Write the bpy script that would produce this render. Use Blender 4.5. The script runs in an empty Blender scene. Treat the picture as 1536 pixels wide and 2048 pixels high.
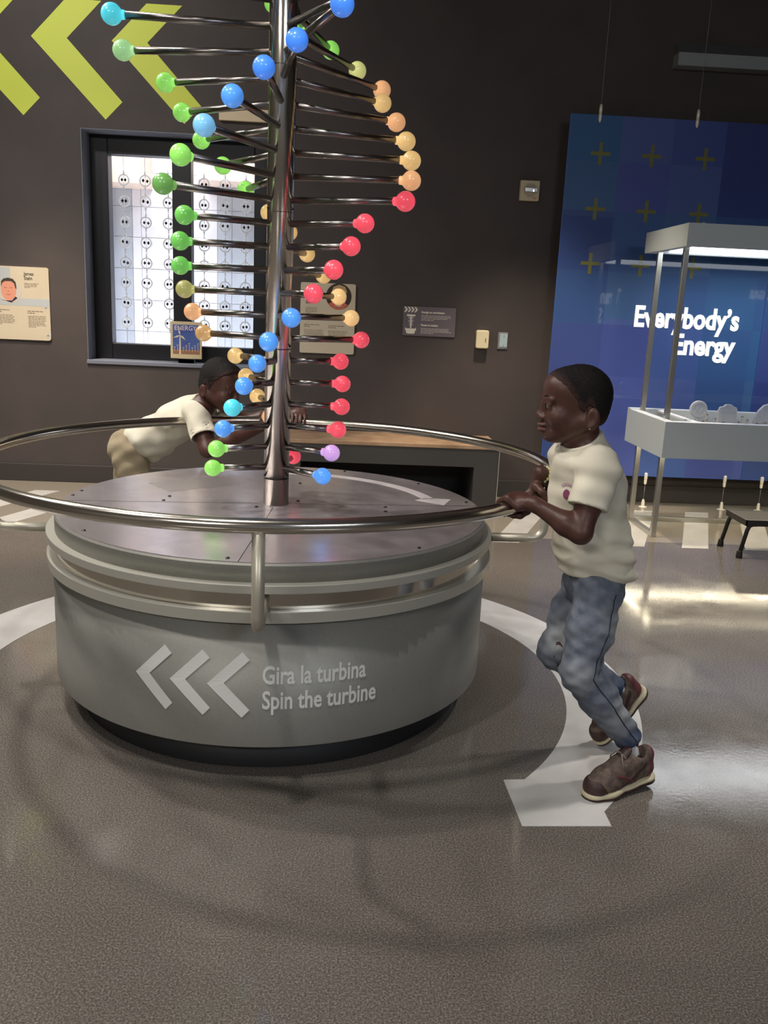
import bpy, math, random
import numpy as np
from mathutils import Vector, Matrix

scene = bpy.context.scene
COL = scene.collection
PI = math.pi
rng = random.Random(7)


def lin(c):
    c = c / 255.0
    return c / 12.92 if c <= 0.04045 else ((c + 0.055) / 1.055) ** 2.4


def rgb(r, g, b):
    return (lin(r), lin(g), lin(b), 1.0)


# ------------------------------------------------------------------ camera
CAM_H = 1.263
PITCH, ROLL, YAW = math.radians(13.185), math.radians(2.567), math.radians(-2.911)
FPX = 1738.6
cam_data = bpy.data.cameras.new('camera')
cam = bpy.data.objects.new('camera', cam_data)
COL.objects.link(cam)
cy_, sy_ = math.cos(YAW), math.sin(YAW)
fw = Vector((-sy_ * math.cos(PITCH), cy_ * math.cos(PITCH), -math.sin(PITCH)))
r0 = Vector((cy_, sy_, 0))
u0 = r0.cross(fw)
rv = math.cos(ROLL) * r0 + math.sin(ROLL) * u0
uv = -math.sin(ROLL) * r0 + math.cos(ROLL) * u0
cam.matrix_world = Matrix(((rv.x, uv.x, -fw.x, 0), (rv.y, uv.y, -fw.y, 0), (rv.z, uv.z, -fw.z, CAM_H), (0, 0, 0, 1)))
cam_data.sensor_fit = 'VERTICAL'
cam_data.sensor_height = 36.0
cam_data.lens = FPX / 2048.0 * 36.0
cam_data.clip_start = 0.02
scene.camera = cam

# ------------------------------------------------------------------ world and view
world = bpy.data.worlds.new('world')
scene.world = world
world.use_nodes = True
world.node_tree.nodes['Background'].inputs[0].default_value = (0.75, 0.8, 0.9, 1)
world.node_tree.nodes['Background'].inputs[1].default_value = 0.25
vs = scene.view_settings
vs.view_transform = 'Standard'
vs.look = 'None'
vs.exposure = 0.0
vs.gamma = 1.0
vs.use_curve_mapping = False

# ------------------------------------------------------------------ lights


def area(name, loc, target, size, power, color, size_y=None, spread=None):
    l = bpy.data.lights.new(name, 'AREA')
    l.energy = power
    l.color = color
    l.shape = 'RECTANGLE' if size_y else 'SQUARE'
    l.size = size
    if size_y:
        l.size_y = size_y
    if spread:
        l.spread = spread
    o = bpy.data.objects.new(name, l)
    COL.objects.link(o)
    o.location = loc
    d = Vector(target) - Vector(loc)
    o.rotation_euler = d.to_track_quat('-Z', 'Y').to_euler()
    return o


def spot(name, loc, target, power, color, angle, blend=0.8, radius=0.08):
    l = bpy.data.lights.new(name, 'SPOT')
    l.energy = power
    l.color = color
    l.spot_size = math.radians(angle)
    l.spot_blend = blend
    l.shadow_soft_size = radius
    o = bpy.data.objects.new(name, l)
    COL.objects.link(o)
    o.location = loc
    d = Vector(target) - Vector(loc)
    o.rotation_euler = d.to_track_quat('-Z', 'Y').to_euler()
    return o


YW_ = 5.98
WARM = (1.0, 0.84, 0.64)
COOL = (0.84, 0.91, 1.0)
NEUT = (1.0, 0.95, 0.88)
for lx, ly, lw, ta in ((-3.1, 3.6, 150, (-2.2, 3.6, 0.6)), (-2.4, 4.4, 150, (-1.6, 4.6, 0.8)), (-1.7, 3.3, 190, (-0.9, 3.2, 0.3)), (-2.0, 1.6, 130, (-1.2, 2.2, 0.2)), (-0.7, 1.3, 120, (-0.4, 1.9, 0.1))):
    spot('track_spot', (lx, ly, 3.42), ta, lw, NEUT, 110, 0.9, 0.07)
spot('wall_fill_spot', (-2.1, 4.1, 3.42), (-1.7, YW_, 2.5), 95, NEUT, 100, 0.9, 0.07)  # unseen spot added to brighten the chevrons and upper left wall
area('hall_fill_left', (-2.4, -3.0, 3.5), (-1.6, -2.0, 0.0), 1.6, 130, NEUT, 1.0)  # pair of unseen fills added behind the camera, lighting the near sides
area('hall_fill_right', (2.2, -3.4, 3.5), (1.6, -2.4, 0.0), 1.6, 130, COOL, 1.0)
spot('ceiling_spot_right', (2.4, 3.0, 3.45), (2.0, 3.0, 0.0), 480, NEUT, 62, 0.9, 0.1)
spot('floor_spot_left', (-2.0, 5.0, 3.45), (-1.9, 5.35, 0.0), 420, WARM, 52, 0.6)
spot('floor_spot_middle', (1.0, 4.9, 3.45), (1.2, 5.2, 0.0), 420, WARM, 52, 0.6)
area('daylight_outside', (-1.2, 6.75, 2.9), (-1.3, 7.6, 1.5), 1.9, 56, COOL, 0.4)
area('daylight_outside_low', (-1.2, 6.6, 0.15), (-1.3, 7.6, 1.9), 1.9, 46, COOL, 0.4)

# ------------------------------------------------------------------ materials
MATS = {}


def mat(name, color, rough=0.5, metal=0.0, emit=None, estr=0.0, spec=0.5, coat=0.0, trans=0.0, ior=1.45, alpha=1.0,
        noise=None, bump=None, aniso=0.0):
    """principled material; noise=(scale, color2, detail) mottles the colour, bump=(scale, strength)"""
    if name in MATS:
        return MATS[name]
    m = bpy.data.materials.new(name)
    m.use_nodes = True
    nt = m.node_tree
    b = nt.nodes['Principled BSDF']
    b.inputs['Base Color'].default_value = color
    b.inputs['Roughness'].default_value = rough
    b.inputs['Metallic'].default_value = metal
    b.inputs['IOR'].default_value = ior
    b.inputs['Specular IOR Level'].default_value = spec
    b.inputs['Coat Weight'].default_value = coat
    b.inputs['Transmission Weight'].default_value = trans
    b.inputs['Alpha'].default_value = alpha
    b.inputs['Anisotropic'].default_value = aniso
    if emit:
        b.inputs['Emission Color'].default_value = emit
        b.inputs['Emission Strength'].default_value = estr
    if noise or bump:
        tc = nt.nodes.new('ShaderNodeTexCoord')
    if noise:
        n = nt.nodes.new('ShaderNodeTexNoise')
        n.inputs['Scale'].default_value = noise[0]
        n.inputs['Detail'].default_value = noise[2] if len(noise) > 2 else 4
        nt.links.new(tc.outputs['Object'], n.inputs['Vector'])
        mx = nt.nodes.new('ShaderNodeMix')
        mx.data_type = 'RGBA'
        mx.inputs[6].default_value = color
        mx.inputs[7].default_value = noise[1]
        rp = nt.nodes.new('ShaderNodeMapRange')
        rp.inputs[1].default_value = 0.35
        rp.inputs[2].default_value = 0.65
        nt.links.new(n.outputs['Fac'], rp.inputs[0])
        nt.links.new(rp.outputs[0], mx.inputs[0])
        nt.links.new(mx.outputs[2], b.inputs['Base Color'])
    if bump:
        n2 = nt.nodes.new('ShaderNodeTexNoise')
        n2.inputs['Scale'].default_value = bump[0]
        n2.inputs['Detail'].default_value = 3
        nt.links.new(tc.outputs['Object'], n2.inputs['Vector'])
        bp = nt.nodes.new('ShaderNodeBump')
        bp.inputs['Strength'].default_value = bump[1]
        bp.inputs['Distance'].default_value = 0.01
        nt.links.new(n2.outputs['Fac'], bp.inputs['Height'])
        nt.links.new(bp.outputs[0], b.inputs['Normal'])
    MATS[name] = m
    return m


def floor_material():
    m = bpy.data.materials.new('polished_speckled_floor')
    m.use_nodes = True
    nt = m.node_tree
    b = nt.nodes['Principled BSDF']
    tc = nt.nodes.new('ShaderNodeTexCoord')

    def noise(scale, detail=3, rough=0.6):
        n = nt.nodes.new('ShaderNodeTexNoise')
        n.inputs['Scale'].default_value = scale
        n.inputs['Detail'].default_value = detail
        n.inputs['Roughness'].default_value = rough
        nt.links.new(tc.outputs['Object'], n.inputs['Vector'])
        return n
    n1 = noise(230, 3, 0.7)
    cr = nt.nodes.new('ShaderNodeValToRGB')
    e = cr.color_ramp.elements
    e[0].position = 0.36
    e[0].color = rgb(80, 75, 70)
    e[1].position = 0.64
    e[1].color = rgb(138, 132, 125)
    x = cr.color_ramp.elements.new(0.5)
    x.color = rgb(103, 97, 91)
    nt.links.new(n1.outputs['Fac'], cr.inputs[0])
    n2 = noise(1.3, 5, 0.6)
    mx = nt.nodes.new('ShaderNodeMix')
    mx.data_type = 'RGBA'
    mx.blend_type = 'MULTIPLY'
    mx.inputs[0].default_value = 0.5
    cr2 = nt.nodes.new('ShaderNodeValToRGB')
    cr2.color_ramp.elements[0].position = 0.3
    cr2.color_ramp.elements[0].color = (0.62, 0.6, 0.58, 1)
    cr2.color_ramp.elements[1].position = 0.7
    cr2.color_ramp.elements[1].color = (1, 1, 1, 1)
    nt.links.new(n2.outputs['Fac'], cr2.inputs[0])
    nt.links.new(cr.outputs[0], mx.inputs[6])
    nt.links.new(cr2.outputs[0], mx.inputs[7])
    nt.links.new(mx.outputs[2], b.inputs['Base Color'])
    n3 = noise(6, 4, 0.6)
    mr = nt.nodes.new('ShaderNodeMapRange')
    mr.inputs[1].default_value = 0.3
    mr.inputs[2].default_value = 0.7
    mr.inputs[3].default_value = 0.06
    mr.inputs[4].default_value = 0.15
    nt.links.new(n3.outputs['Fac'], mr.inputs[0])
    nt.links.new(mr.outputs[0], b.inputs['Roughness'])
    n4 = noise(70, 2, 0.5)
    bp = nt.nodes.new('ShaderNodeBump')
    bp.inputs['Strength'].default_value = 0.012
    bp.inputs['Distance'].default_value = 0.01
    nt.links.new(n4.outputs['Fac'], bp.inputs['Height'])
    nt.links.new(bp.outputs[0], b.inputs['Normal'])
    b.inputs['Specular IOR Level'].default_value = 0.55
    return m


def print_material():
    """blue mosaic print of overlapping squares on the back of a glass screen"""
    m = bpy.data.materials.new('blue_mosaic_print')
    m.use_nodes = True
    nt = m.node_tree
    b = nt.nodes['Principled BSDF']
    tc = nt.nodes.new('ShaderNodeTexCoord')

    def cells(pitch, off):
        mp = nt.nodes.new('ShaderNodeMapping')
        mp.inputs['Location'].default_value = off
        mp.inputs['Scale'].default_value = (1 / pitch, 0, 1 / pitch)
        nt.links.new(tc.outputs['Object'], mp.inputs['Vector'])
        fl = nt.nodes.new('ShaderNodeVectorMath')
        fl.operation = 'FLOOR'
        nt.links.new(mp.outputs[0], fl.inputs[0])
        w = nt.nodes.new('ShaderNodeTexWhiteNoise')
        w.noise_dimensions = '3D'
        nt.links.new(fl.outputs[0], w.inputs['Vector'])
        return w
    w1 = cells(0.335, (0.1, 0.5, 0.35))
    w2 = cells(0.67, (0.55, 0.5, 0.12))
    cr = nt.nodes.new('ShaderNodeValToRGB')
    cr.color_ramp.interpolation = 'CONSTANT'
    e = cr.color_ramp.elements
    e[0].position = 0.0
    e[0].color = rgb(44, 74, 138)
    e[1].position = 0.28
    e[1].color = rgb(66, 80, 152)
    for p, c in ((0.5, rgb(46, 92, 146)), (0.72, rgb(48, 62, 132)), (0.86, rgb(72, 98, 150))):
        x = e.new(p)
        x.color = c
    nt.links.new(w1.outputs['Value'], cr.inputs[0])
    cr2 = nt.nodes.new('ShaderNodeValToRGB')
    cr2.color_ramp.interpolation = 'CONSTANT'
    e = cr2.color_ramp.elements
    e[0].position = 0.0
    e[0].color = rgb(42, 66, 132)
    e[1].position = 0.5
    e[1].color = rgb(70, 88, 164)
    x = e.new(0.75)
    x.color = rgb(44, 96, 148)
    nt.links.new(w2.outputs['Value'], cr2.inputs[0])
    mx = nt.nodes.new('ShaderNodeMix')
    mx.data_type = 'RGBA'
    mx.inputs[0].default_value = 0.55
    nt.links.new(cr.outputs[0], mx.inputs[6])
    nt.links.new(cr2.outputs[0], mx.inputs[7])
    nt.links.new(mx.outputs[2], b.inputs['Base Color'])
    b.inputs['Roughness'].default_value = 0.6
    b.inputs['Coat Weight'].default_value = 1.0
    b.inputs['Coat Roughness'].default_value = 0.01
    return m


M_FLOOR = floor_material()
M_WALL = mat('charcoal_wall_paint', rgb(80, 73, 71), 0.62, noise=(3.0, rgb(74, 68, 67), 3), bump=(220, 0.03), spec=0.3)
M_CEIL = mat('dark_ceiling_paint', rgb(140, 132, 134), 0.9)
M_BASE = mat('charcoal_baseboard', rgb(62, 58, 57), 0.45)
M_STEEL = mat('brushed_stainless', rgb(196, 190, 182), 0.3, 1.0, noise=(60, rgb(186, 180, 172), 2))
M_ARM = mat('dark_steel_arm', rgb(136, 131, 128), 0.28, 1.0)
M_POLISH = mat('polished_stainless', rgb(214, 208, 198), 0.19, 1.0)
M_PLATE = mat('brushed_plate_steel', rgb(204, 196, 199), 0.24, 0.72, noise=(18, rgb(190, 182, 186), 4), aniso=0.4)
M_DRUM = mat('satin_silver_paint', rgb(140, 139, 133), 0.46, 0.35, noise=(120, rgb(136, 135, 129), 2), spec=0.5)
M_LIP = mat('satin_light_lip', rgb(186, 184, 174), 0.35, 0.4)
M_BRACKET = mat('pale_satin_bracket', rgb(190, 184, 168), 0.38, 0.55)
M_BLACK = mat('black_rubber', rgb(26, 26, 28), 0.55)
M_BLKMETAL = mat('black_powder_coat', rgb(24, 22, 24), 0.4)
M_WHITE_VINYL = mat('white_floor_vinyl', rgb(192, 190, 188), 0.35, noise=(5, rgb(174, 171, 168), 6))
M_LETTER = mat('pale_grey_vinyl', rgb(226, 226, 222), 0.5)
M_GREEN_VINYL = mat('lime_vinyl', rgb(214, 226, 84), 0.55)
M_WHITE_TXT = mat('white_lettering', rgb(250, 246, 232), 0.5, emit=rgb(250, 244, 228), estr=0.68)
M_WOOD = mat('oak_bench_top', rgb(176, 146, 118), 0.45, noise=(9, rgb(150, 122, 98), 6))
M_BENCH = mat('charcoal_bench_front', rgb(64, 62, 60), 0.5)
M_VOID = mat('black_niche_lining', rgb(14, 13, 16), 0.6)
M_FRAME = mat('black_window_frame', rgb(22, 22, 28), 0.4)
M_REVEAL = mat('grey_window_sill', rgb(120, 124, 138), 0.35)
M_TILE = mat('white_wall_panel', rgb(236, 232, 238), 0.5)
M_TILE_GREY = mat('grey_wall_panel', rgb(176, 180, 190), 0.5)
M_BEIGE = mat('beige_soffit', rgb(226, 198, 178), 0.6)
M_GROUT = mat('grey_joint', rgb(196, 192, 198), 0.7)
M_GLASS = mat('clear_glass', (1, 1, 1, 1), 0.0, ior=1.45, alpha=0.1)
M_RING = mat('frosted_ring_plastic', rgb(244, 246, 250), 0.25, trans=0.25, coat=0.4)
M_MAGNET = mat('black_magnet', rgb(22, 22, 26), 0.4)
M_LINK = mat('dull_wire', rgb(150, 150, 156), 0.4, 0.6)
M_PRINT = print_material()
M_PLUS = mat('olive_plus_print', rgb(116, 116, 58), 0.55, coat=0.8)
M_EDGE = mat('glass_edge', rgb(70, 110, 190), 0.2)
M_CASE = mat('grey_case_paint', rgb(186, 196, 200), 0.45)
M_CASE_IN = mat('white_case_deck', rgb(206, 212, 220), 0.4)
M_CASE_BED = mat('taupe_case_bed', rgb(150, 138, 130), 0.6)
M_ALU = mat('satin_aluminium', rgb(196, 194, 186), 0.3, 0.9)
M_CHROME = mat('chrome', rgb(235, 232, 226), 0.08, 1.0)
M_NICKEL = mat('pale_nickel_fitting', rgb(242, 236, 220), 0.3, 0.2)
M_CREAM_PLASTIC = mat('cream_plastic', rgb(226, 214, 180), 0.4)
M_ACRYL = mat('frosted_acrylic', rgb(228, 232, 238), 0.3, trans=0.55, ior=1.3, coat=0.3)
M_LED = mat('case_light_panel', (1, 1, 1, 1), 0.5, emit=(0.92, 0.96, 1.0, 1), estr=4.2)
M_PANEL = mat('cream_panel_print', rgb(206, 194, 172), 0.5, noise=(3, rgb(198, 184, 160), 3))
M_INK = mat('brown_print_ink', rgb(120, 104, 84), 0.6)
M_INK_DARK = mat('dark_print_ink', rgb(64, 54, 46), 0.6)
M_BLUEGREY = mat('blue_grey_print', rgb(178, 182, 186), 0.5)
M_SKINP = mat('printed_face_tone', rgb(214, 148, 124), 0.5)
M_SKINP2 = mat('printed_face_shadow', rgb(172, 104, 88), 0.5)
M_SIGN = mat('plum_sign_print', rgb(106, 98, 104), 0.5)
M_CREAM_INK = mat('cream_print_ink', rgb(236, 228, 214), 0.5)
M_LINTEL = mat('grey_lintel', rgb(146, 152, 154), 0.5)
M_LINTEL_D = mat('grey_lintel_top', rgb(96, 100, 102), 0.6)

# ------------------------------------------------------------------ mesh helpers


class MB:
    """collects shapes (world coordinates) and links them as ONE mesh object"""

    def __init__(self):
        self.v, self.f, self.sm = [], [], []

    def add(self, vs_, fs_, smooth=False):
        o = len(self.v)
        self.v += [tuple(p) for p in vs_]
        self.f += [tuple(i + o for i in f) for f in fs_]
        self.sm += [smooth] * len(fs_)
        return self

    def box(self, x0, x1, y0, y1, z0, z1):
        return self.add([(x0, y0, z0), (x1, y0, z0), (x1, y1, z0), (x0, y1, z0), (x0, y0, z1), (x1, y0, z1), (x1, y1, z1), (x0, y1, z1)],
                        [(3, 2, 1, 0), (4, 5, 6, 7), (0, 1, 5, 4), (1, 2, 6, 5), (2, 3, 7, 6), (3, 0, 4, 7)])

    def tube(self, pts, r, n=12, closed=False, caps=True):
        pts = [Vector(p) for p in pts]
        m = len(pts)
        rs = r if isinstance(r, (list, tuple)) else [r] * m
        tans = []
        for i in range(m):
            if closed:
                t = pts[(i + 1) % m] - pts[i - 1]
            else:
                t = pts[min(i + 1, m - 1)] - pts[max(i - 1, 0)]
            tans.append(t.normalized())
        up = Vector((0, 0, 1))
        if abs(tans[0].dot(up)) > 0.9:
            up = Vector((0, 1, 0))
        a = tans[0].cross(up).normalized()
        vs_ = []
        for i in range(m):
            t = tans[i]
            a = (a - t * a.dot(t)).normalized()
            b = t.cross(a)
            for k in range(n):
                an = 2 * PI * k / n
                vs_.append(pts[i] + (a * math.cos(an) + b * math.sin(an)) * rs[i])
        fs_ = []
        for i in range(m if closed else m - 1):
            j = (i + 1) % m
            for k in range(n):
                l = (k + 1) % n
                fs_.append((i * n + k, i * n + l, j * n + l, j * n + k))
        self.add(vs_, fs_, True)
        if caps and not closed:
            o = len(self.v) - m * n
            self.f += [tuple(o + k for k in range(n - 1, -1, -1)), tuple(o + (m - 1) * n + k for k in range(n))]
            self.sm += [False, False]
        return self

    def lathe(self, prof, n=64, c=(0, 0, 0), axis='z', smooth=True):
        if smooth:          # split the profile where it turns sharply, so shading stays crisp there
            parts, cur = [], [prof[0]]
            for i in range(1, len(prof)):
                cur.append(prof[i])
                if i < len(prof) - 1:
                    d0 = math.atan2(prof[i][1] - prof[i - 1][1], prof[i][0] - prof[i - 1][0])
                    d1 = math.atan2(prof[i + 1][1] - prof[i][1], prof[i + 1][0] - prof[i][0])
                    if abs((d1 - d0 + PI) % (2 * PI) - PI) > math.radians(30):
                        parts.append(cur)
                        cur = [prof[i]]
            parts.append(cur)
            if len(parts) > 1:
                for j, pt in enumerate(parts):
                    self._lathe(pt, n, c, axis, True, j == 0, j == len(parts) - 1)
                return self
        return self._lathe(prof, n, c, axis, smooth, True, True)

    def _lathe(self, prof, n, c, axis, smooth, cap0, cap1):
        vs_, fs_ = [], []
        for (r, z) in prof:
            for k in range(n):
                a = 2 * PI * k / n
                p = (r * math.cos(a), r * math.sin(a), z)
                if axis == 'y':
                    p = (p[0], -p[2], p[1])
                elif axis == 'x':
                    p = (p[2], p[0], p[1])
                vs_.append((p[0] + c[0], p[1] + c[1], p[2] + c[2]))
        for i in range(len(prof) - 1):
            for k in range(n):
                l = (k + 1) % n
                fs_.append((i * n + k, i * n + l, (i + 1) * n + l, (i + 1) * n + k))
        self.add(vs_, fs_, smooth)
        o = len(self.v) - len(vs_)
        for i, rev in ((0, True), (len(prof) - 1, False)):
            if prof[i][0] > 1e-6 and (cap0 if i == 0 else cap1):
                idx = [o + i * n + k for k in range(n)]
                self.f.append(tuple(reversed(idx)) if rev else tuple(idx))
                self.sm.append(False)
        return self

    def prism_xz(self, poly, y_front, y_back):
        """polygon in the XZ plane given counter-clockwise as seen from the front (-Y)"""
        ar = sum(poly[i][0] * poly[(i + 1) % len(poly)][1] - poly[(i + 1) % len(poly)][0] * poly[i][1] for i in range(len(poly)))
        if ar < 0:
            poly = poly[::-1]
        n = len(poly)
        vs_ = [(x, y_front, z) for x, z in poly] + [(x, y_back, z) for x, z in poly]
        fs_ = [tuple(range(n)), tuple(range(2 * n - 1, n - 1, -1))]
        for i in range(n):
            j = (i + 1) % n
            fs_.append((i, i + n, j + n, j))
        return self.add(vs_, fs_)

    def prism_xy(self, poly, z0, z1):
        ar = sum(poly[i][0] * poly[(i + 1) % len(poly)][1] - poly[(i + 1) % len(poly)][0] * poly[i][1] for i in range(len(poly)))
        if ar < 0:
            poly = poly[::-1]
        n = len(poly)
        vs_ = [(x, y, z1) for x, y in poly] + [(x, y, z0) for x, y in poly]
        fs_ = [tuple(range(n)), tuple(range(2 * n - 1, n - 1, -1))]
        for i in range(n):
            j = (i + 1) % n
            fs_.append((i, i + n, j + n, j))
        return self.add(vs_, fs_)

    def sphere(self, c, r, n=16, sz=1.0):
        prof = [(max(0.0, r * math.sin(PI * i / (n // 2))), -r * sz * math.cos(PI * i / (n // 2))) for i in range(n // 2 + 1)]
        prof[0] = (0.0005 * r, prof[0][1])
        prof[-1] = (0.0005 * r, prof[-1][1])
        return self.lathe(prof, n, c)

    def mesh(self, name):
        me = bpy.data.meshes.new(name)
        me.from_pydata(self.v, [], self.f)
        me.polygons.foreach_set('use_smooth', self.sm)
        me.update()
        return me

    def build(self, name, material, parent=None, bevel=0.0, origin=None):
        off = Vector((0, 0, 0))
        if origin is not None:
            off = Vector(origin)
        elif parent is not None:
            off = wloc(parent)
        if off.length > 0:
            self.v = [(p[0] - off.x, p[1] - off.y, p[2] - off.z) for p in self.v]
        me = self.mesh(name)
        if material:
            me.materials.append(material)
        o = bpy.data.objects.new(name, me)
        COL.objects.link(o)
        if parent is not None:
            o.parent = parent
            o.location = off - wloc(parent)
        else:
            o.location = off
        o['_w'] = list(off)
        if bevel:
            bv = o.modifiers.new('bevel', 'BEVEL')
            bv.width = bevel
            bv.segments = 2
            bv.limit_method = 'ANGLE'
        return o


def wloc(o):
    return Vector(o['_w']) if '_w' in o else Vector(o.location)


def thing(name, label, cat, loc=(0, 0, 0), group=None):
    o = bpy.data.objects.new(name, None)
    COL.objects.link(o)
    o.location = loc
    o['_w'] = list(loc)
    o.empty_display_size = 0.1
    return tag(o, label, cat, group)


def tag(o, label, cat, group=None):
    o['label'] = label
    o['category'] = cat
    if group:
        o['group'] = group
    return o


def struct(o):
    o['kind'] = 'structure'
    return o


def text_mesh(body, size, bold=0.0, xscale=1.0, align='LEFT', depth=0.002, spacing=1.0, shear=0.0):
    """returns (verts Nx3 with x right, y up, z towards the reader, faces)"""
    cu = bpy.data.curves.new('lettering', 'FONT')
    cu.body = body
    cu.size = size
    cu.offset = bold
    cu.align_x = align
    cu.extrude = depth / 2
    cu.space_line = spacing
    cu.shear = shear
    cu.resolution_u = 3
    ob = bpy.data.objects.new('lettering', cu)
    COL.objects.link(ob)
    dg = bpy.context.evaluated_depsgraph_get()
    ev = ob.evaluated_get(dg)
    me = ev.to_mesh()
    vs_ = [(v.co.x * xscale, v.co.y, v.co.z + depth / 2) for v in me.vertices]
    fs_ = [tuple(p.vertices) for p in me.polygons]
    ev.to_mesh_clear()
    bpy.data.objects.remove(ob)
    bpy.data.curves.remove(cu)
    return vs_, fs_


def wall_text(mb, body, x, z, y, size, **kw):
    """lettering on a plane facing -Y, baseline start at (x, z)"""
    vs_, fs_ = text_mesh(body, size, **kw)
    mb.add([(x + a, y - c, z + b) for a, b, c in vs_], fs_)
    return mb


# ------------------------------------------------------------------ room shell
YW = 5.98                       # face of the far wall
ROOM_H = 3.6
fl = MB().box(-4.5, 10.2, -7.0, YW + 0.3, -0.2, 0.0).build('floor', M_FLOOR)
struct(fl)
struct(MB().box(-4.5, 10.2, -7.0, YW + 0.3, ROOM_H, ROOM_H + 0.15).build('ceiling', M_CEIL))
struct(MB().box(-4.5, 10.2, 4.84, YW - 0.014, -0.1, 0.0006).build('trim_5', mat('pale_floor_border', rgb(150, 142, 130), 0.1, noise=(230, rgb(128, 121, 111), 3))))
OX0, OX1, OZ0, OZ1 = -1.727, -0.53, 0.838, 2.29
wb = MB()
wb.box(-4.5, OX0, YW, YW + 0.3, 0, ROOM_H).box(OX1, 10.2, YW, YW + 0.3, 0, ROOM_H)
wb.box(OX0, OX1, YW, YW + 0.3, 0, OZ0).box(OX0, OX1, YW, YW + 0.3, OZ1, ROOM_H)
struct(wb.build('wall_back', M_WALL))
struct(MB().box(-4.65, -4.5, -7.0, YW + 0.3, 0, ROOM_H).build('wall_left', mat('warm_grey_wall', rgb(150, 144, 134), 0.7)))
struct(MB().box(10.2, 10.35, -7.0, YW + 0.3, 0, ROOM_H).build('wall_right', MATS['warm_grey_wall']))
struct(MB().box(-4.5, 10.2, -7.15, -7.0, 0, ROOM_H).build('wall_front', mat('pale_hall_wall', rgb(214, 214, 216), 0.7)))
struct(MB().box(-4.5, 10.2, YW - 0.014, YW, 0, 0.122).build('baseboard_back', M_BASE, bevel=0.004))
# the lit lintel high on the right
tr = MB().prism_xz([(2.02, 2.905), (4.7, 2.905), (4.7, 2.83), (2.02, 2.83)], YW - 0.10, YW).build('trim_1', M_LINTEL)
struct(tr)
t2 = MB()
t2.add([(2.02, YW - 0.10, 2.905), (4.7, YW - 0.10, 2.905), (4.7, YW, 2.985), (2.02, YW, 2.985), (2.02, YW, 2.905), (4.7, YW, 2.905)],
       [(0, 1, 2, 3), (0, 3, 4), (1, 5, 2), (0, 4, 5, 1), (3, 2, 5, 4)])
struct(t2.build('trim_2', M_LINTEL_D))

hall = MB()  # unseen lit sign lettering added behind the camera, mirrored in the blue screen
for txt_, xr_, z_, sz, xs_ in (('Trans', 5.70, 1.56, 0.44, 0.5), ('S', 5.36, 1.16, 0.44, 0.5), ('NATURAL GAS', 9.62, 1.80, 0.24, 0.72)):
    vs_, fs_ = text_mesh(txt_, sz, bold=0.01, depth=0.01, xscale=xs_)
    # the lettering faces +Y, into the room
    hall.add([(xr_ - p[0], -6.985 + p[2], z_ + p[1]) for p in vs_], fs_)
struct(hall.build('hall_sign_lettering', mat('lit_sign_lettering', rgb(240, 240, 240), 0.5, emit=(1, 1, 1, 1), estr=1.3)))
# ------------------------------------------------------------------ window with frame and glass
win = thing('window_1', 'black framed two-pane window in the charcoal wall', 'window', (-1.13, YW, OZ0))
del win['category']
struct(win)
FY0, FY1 = 6.16, 6.27
for (a, b, c, d) in ((OX0, -1.608, OZ0, OZ1), (-0.647, OX1, OZ0, OZ1), (-1.19, -1.066, 0.949, 2.172)):
    MB().box(a, b, FY0, FY1, c, d).build('frame_post', M_FRAME, win, bevel=0.004)
for (c, d) in ((OZ0, 0.949), (2.172, OZ1)):
    MB().box(-1.608, -0.647, FY0, FY1, c, d).build('frame_rail', M_FRAME, win, bevel=0.004)
q = MB().box(OX0, OX0 + 0.004, YW + 0.002, FY0, OZ0, OZ1).box(OX0 + 0.004, OX1, YW + 0.002, FY0, OZ1 - 0.004, OZ1)
q.build('reveal_lining', mat('grey_reveal_paint', rgb(128, 130, 142), 0.3), win)
MB().box(OX0 - 0.004, OX1 + 0.004, YW - 0.012, FY0, OZ0 - 0.022, OZ0 + 0.004).build('sill', M_REVEAL, win, bevel=0.003)
MB().box(-1.608, -1.19, 6.262, 6.268, 0.949, 2.172).build('pane', M_GLASS, win)
MB().box(-1.066, -0.647, 6.262, 6.268, 0.949, 2.172).build('pane', M_GLASS, win)

# bright passage beyond the window
YO = 7.6
wo = MB().box(-3.4, 1.2, YO, YO + 0.1, -0.2, 3.2).build('wall_outside', M_GROUT)
struct(wo)
zs = [-0.08, 0.19, 0.455, 0.72, 0.985, 1.24, 1.495, 1.745, 1.985, 2.25, 2.5, 2.8]
xs = [(-2.45, -1.99, M_TILE), (-1.985, -1.795, M_TILE_GREY), (-1.79, -1.722, M_TILE), (-1.717, -1.10, M_TILE), (-1.095, -0.98, M_TILE_GREY), (-0.975, -0.55, M_TILE_GREY), (-0.545, 0.4, M_TILE)]
for i in range(len(zs) - 1):
    for (a, b, mm) in xs:
        MB().box(a, b, YO - 0.012, YO, zs[i] + 0.002, zs[i + 1] - 0.002).build('panel', mm, wo)
struct(MB().box(-2.3, -1.62, 7.2, YO - 0.02, 2.12, 2.9).build('trim_3', M_BEIGE))
struct(MB().box(-1.2, -0.5, 7.2, YO - 0.02, 2.17, 2.9).build('trim_4', M_BEIGE))
struct(MB().box(-3.4, 1.2, YW + 0.3, YO, -0.2, -0.05).build('floor_outside', M_TILE))

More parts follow.
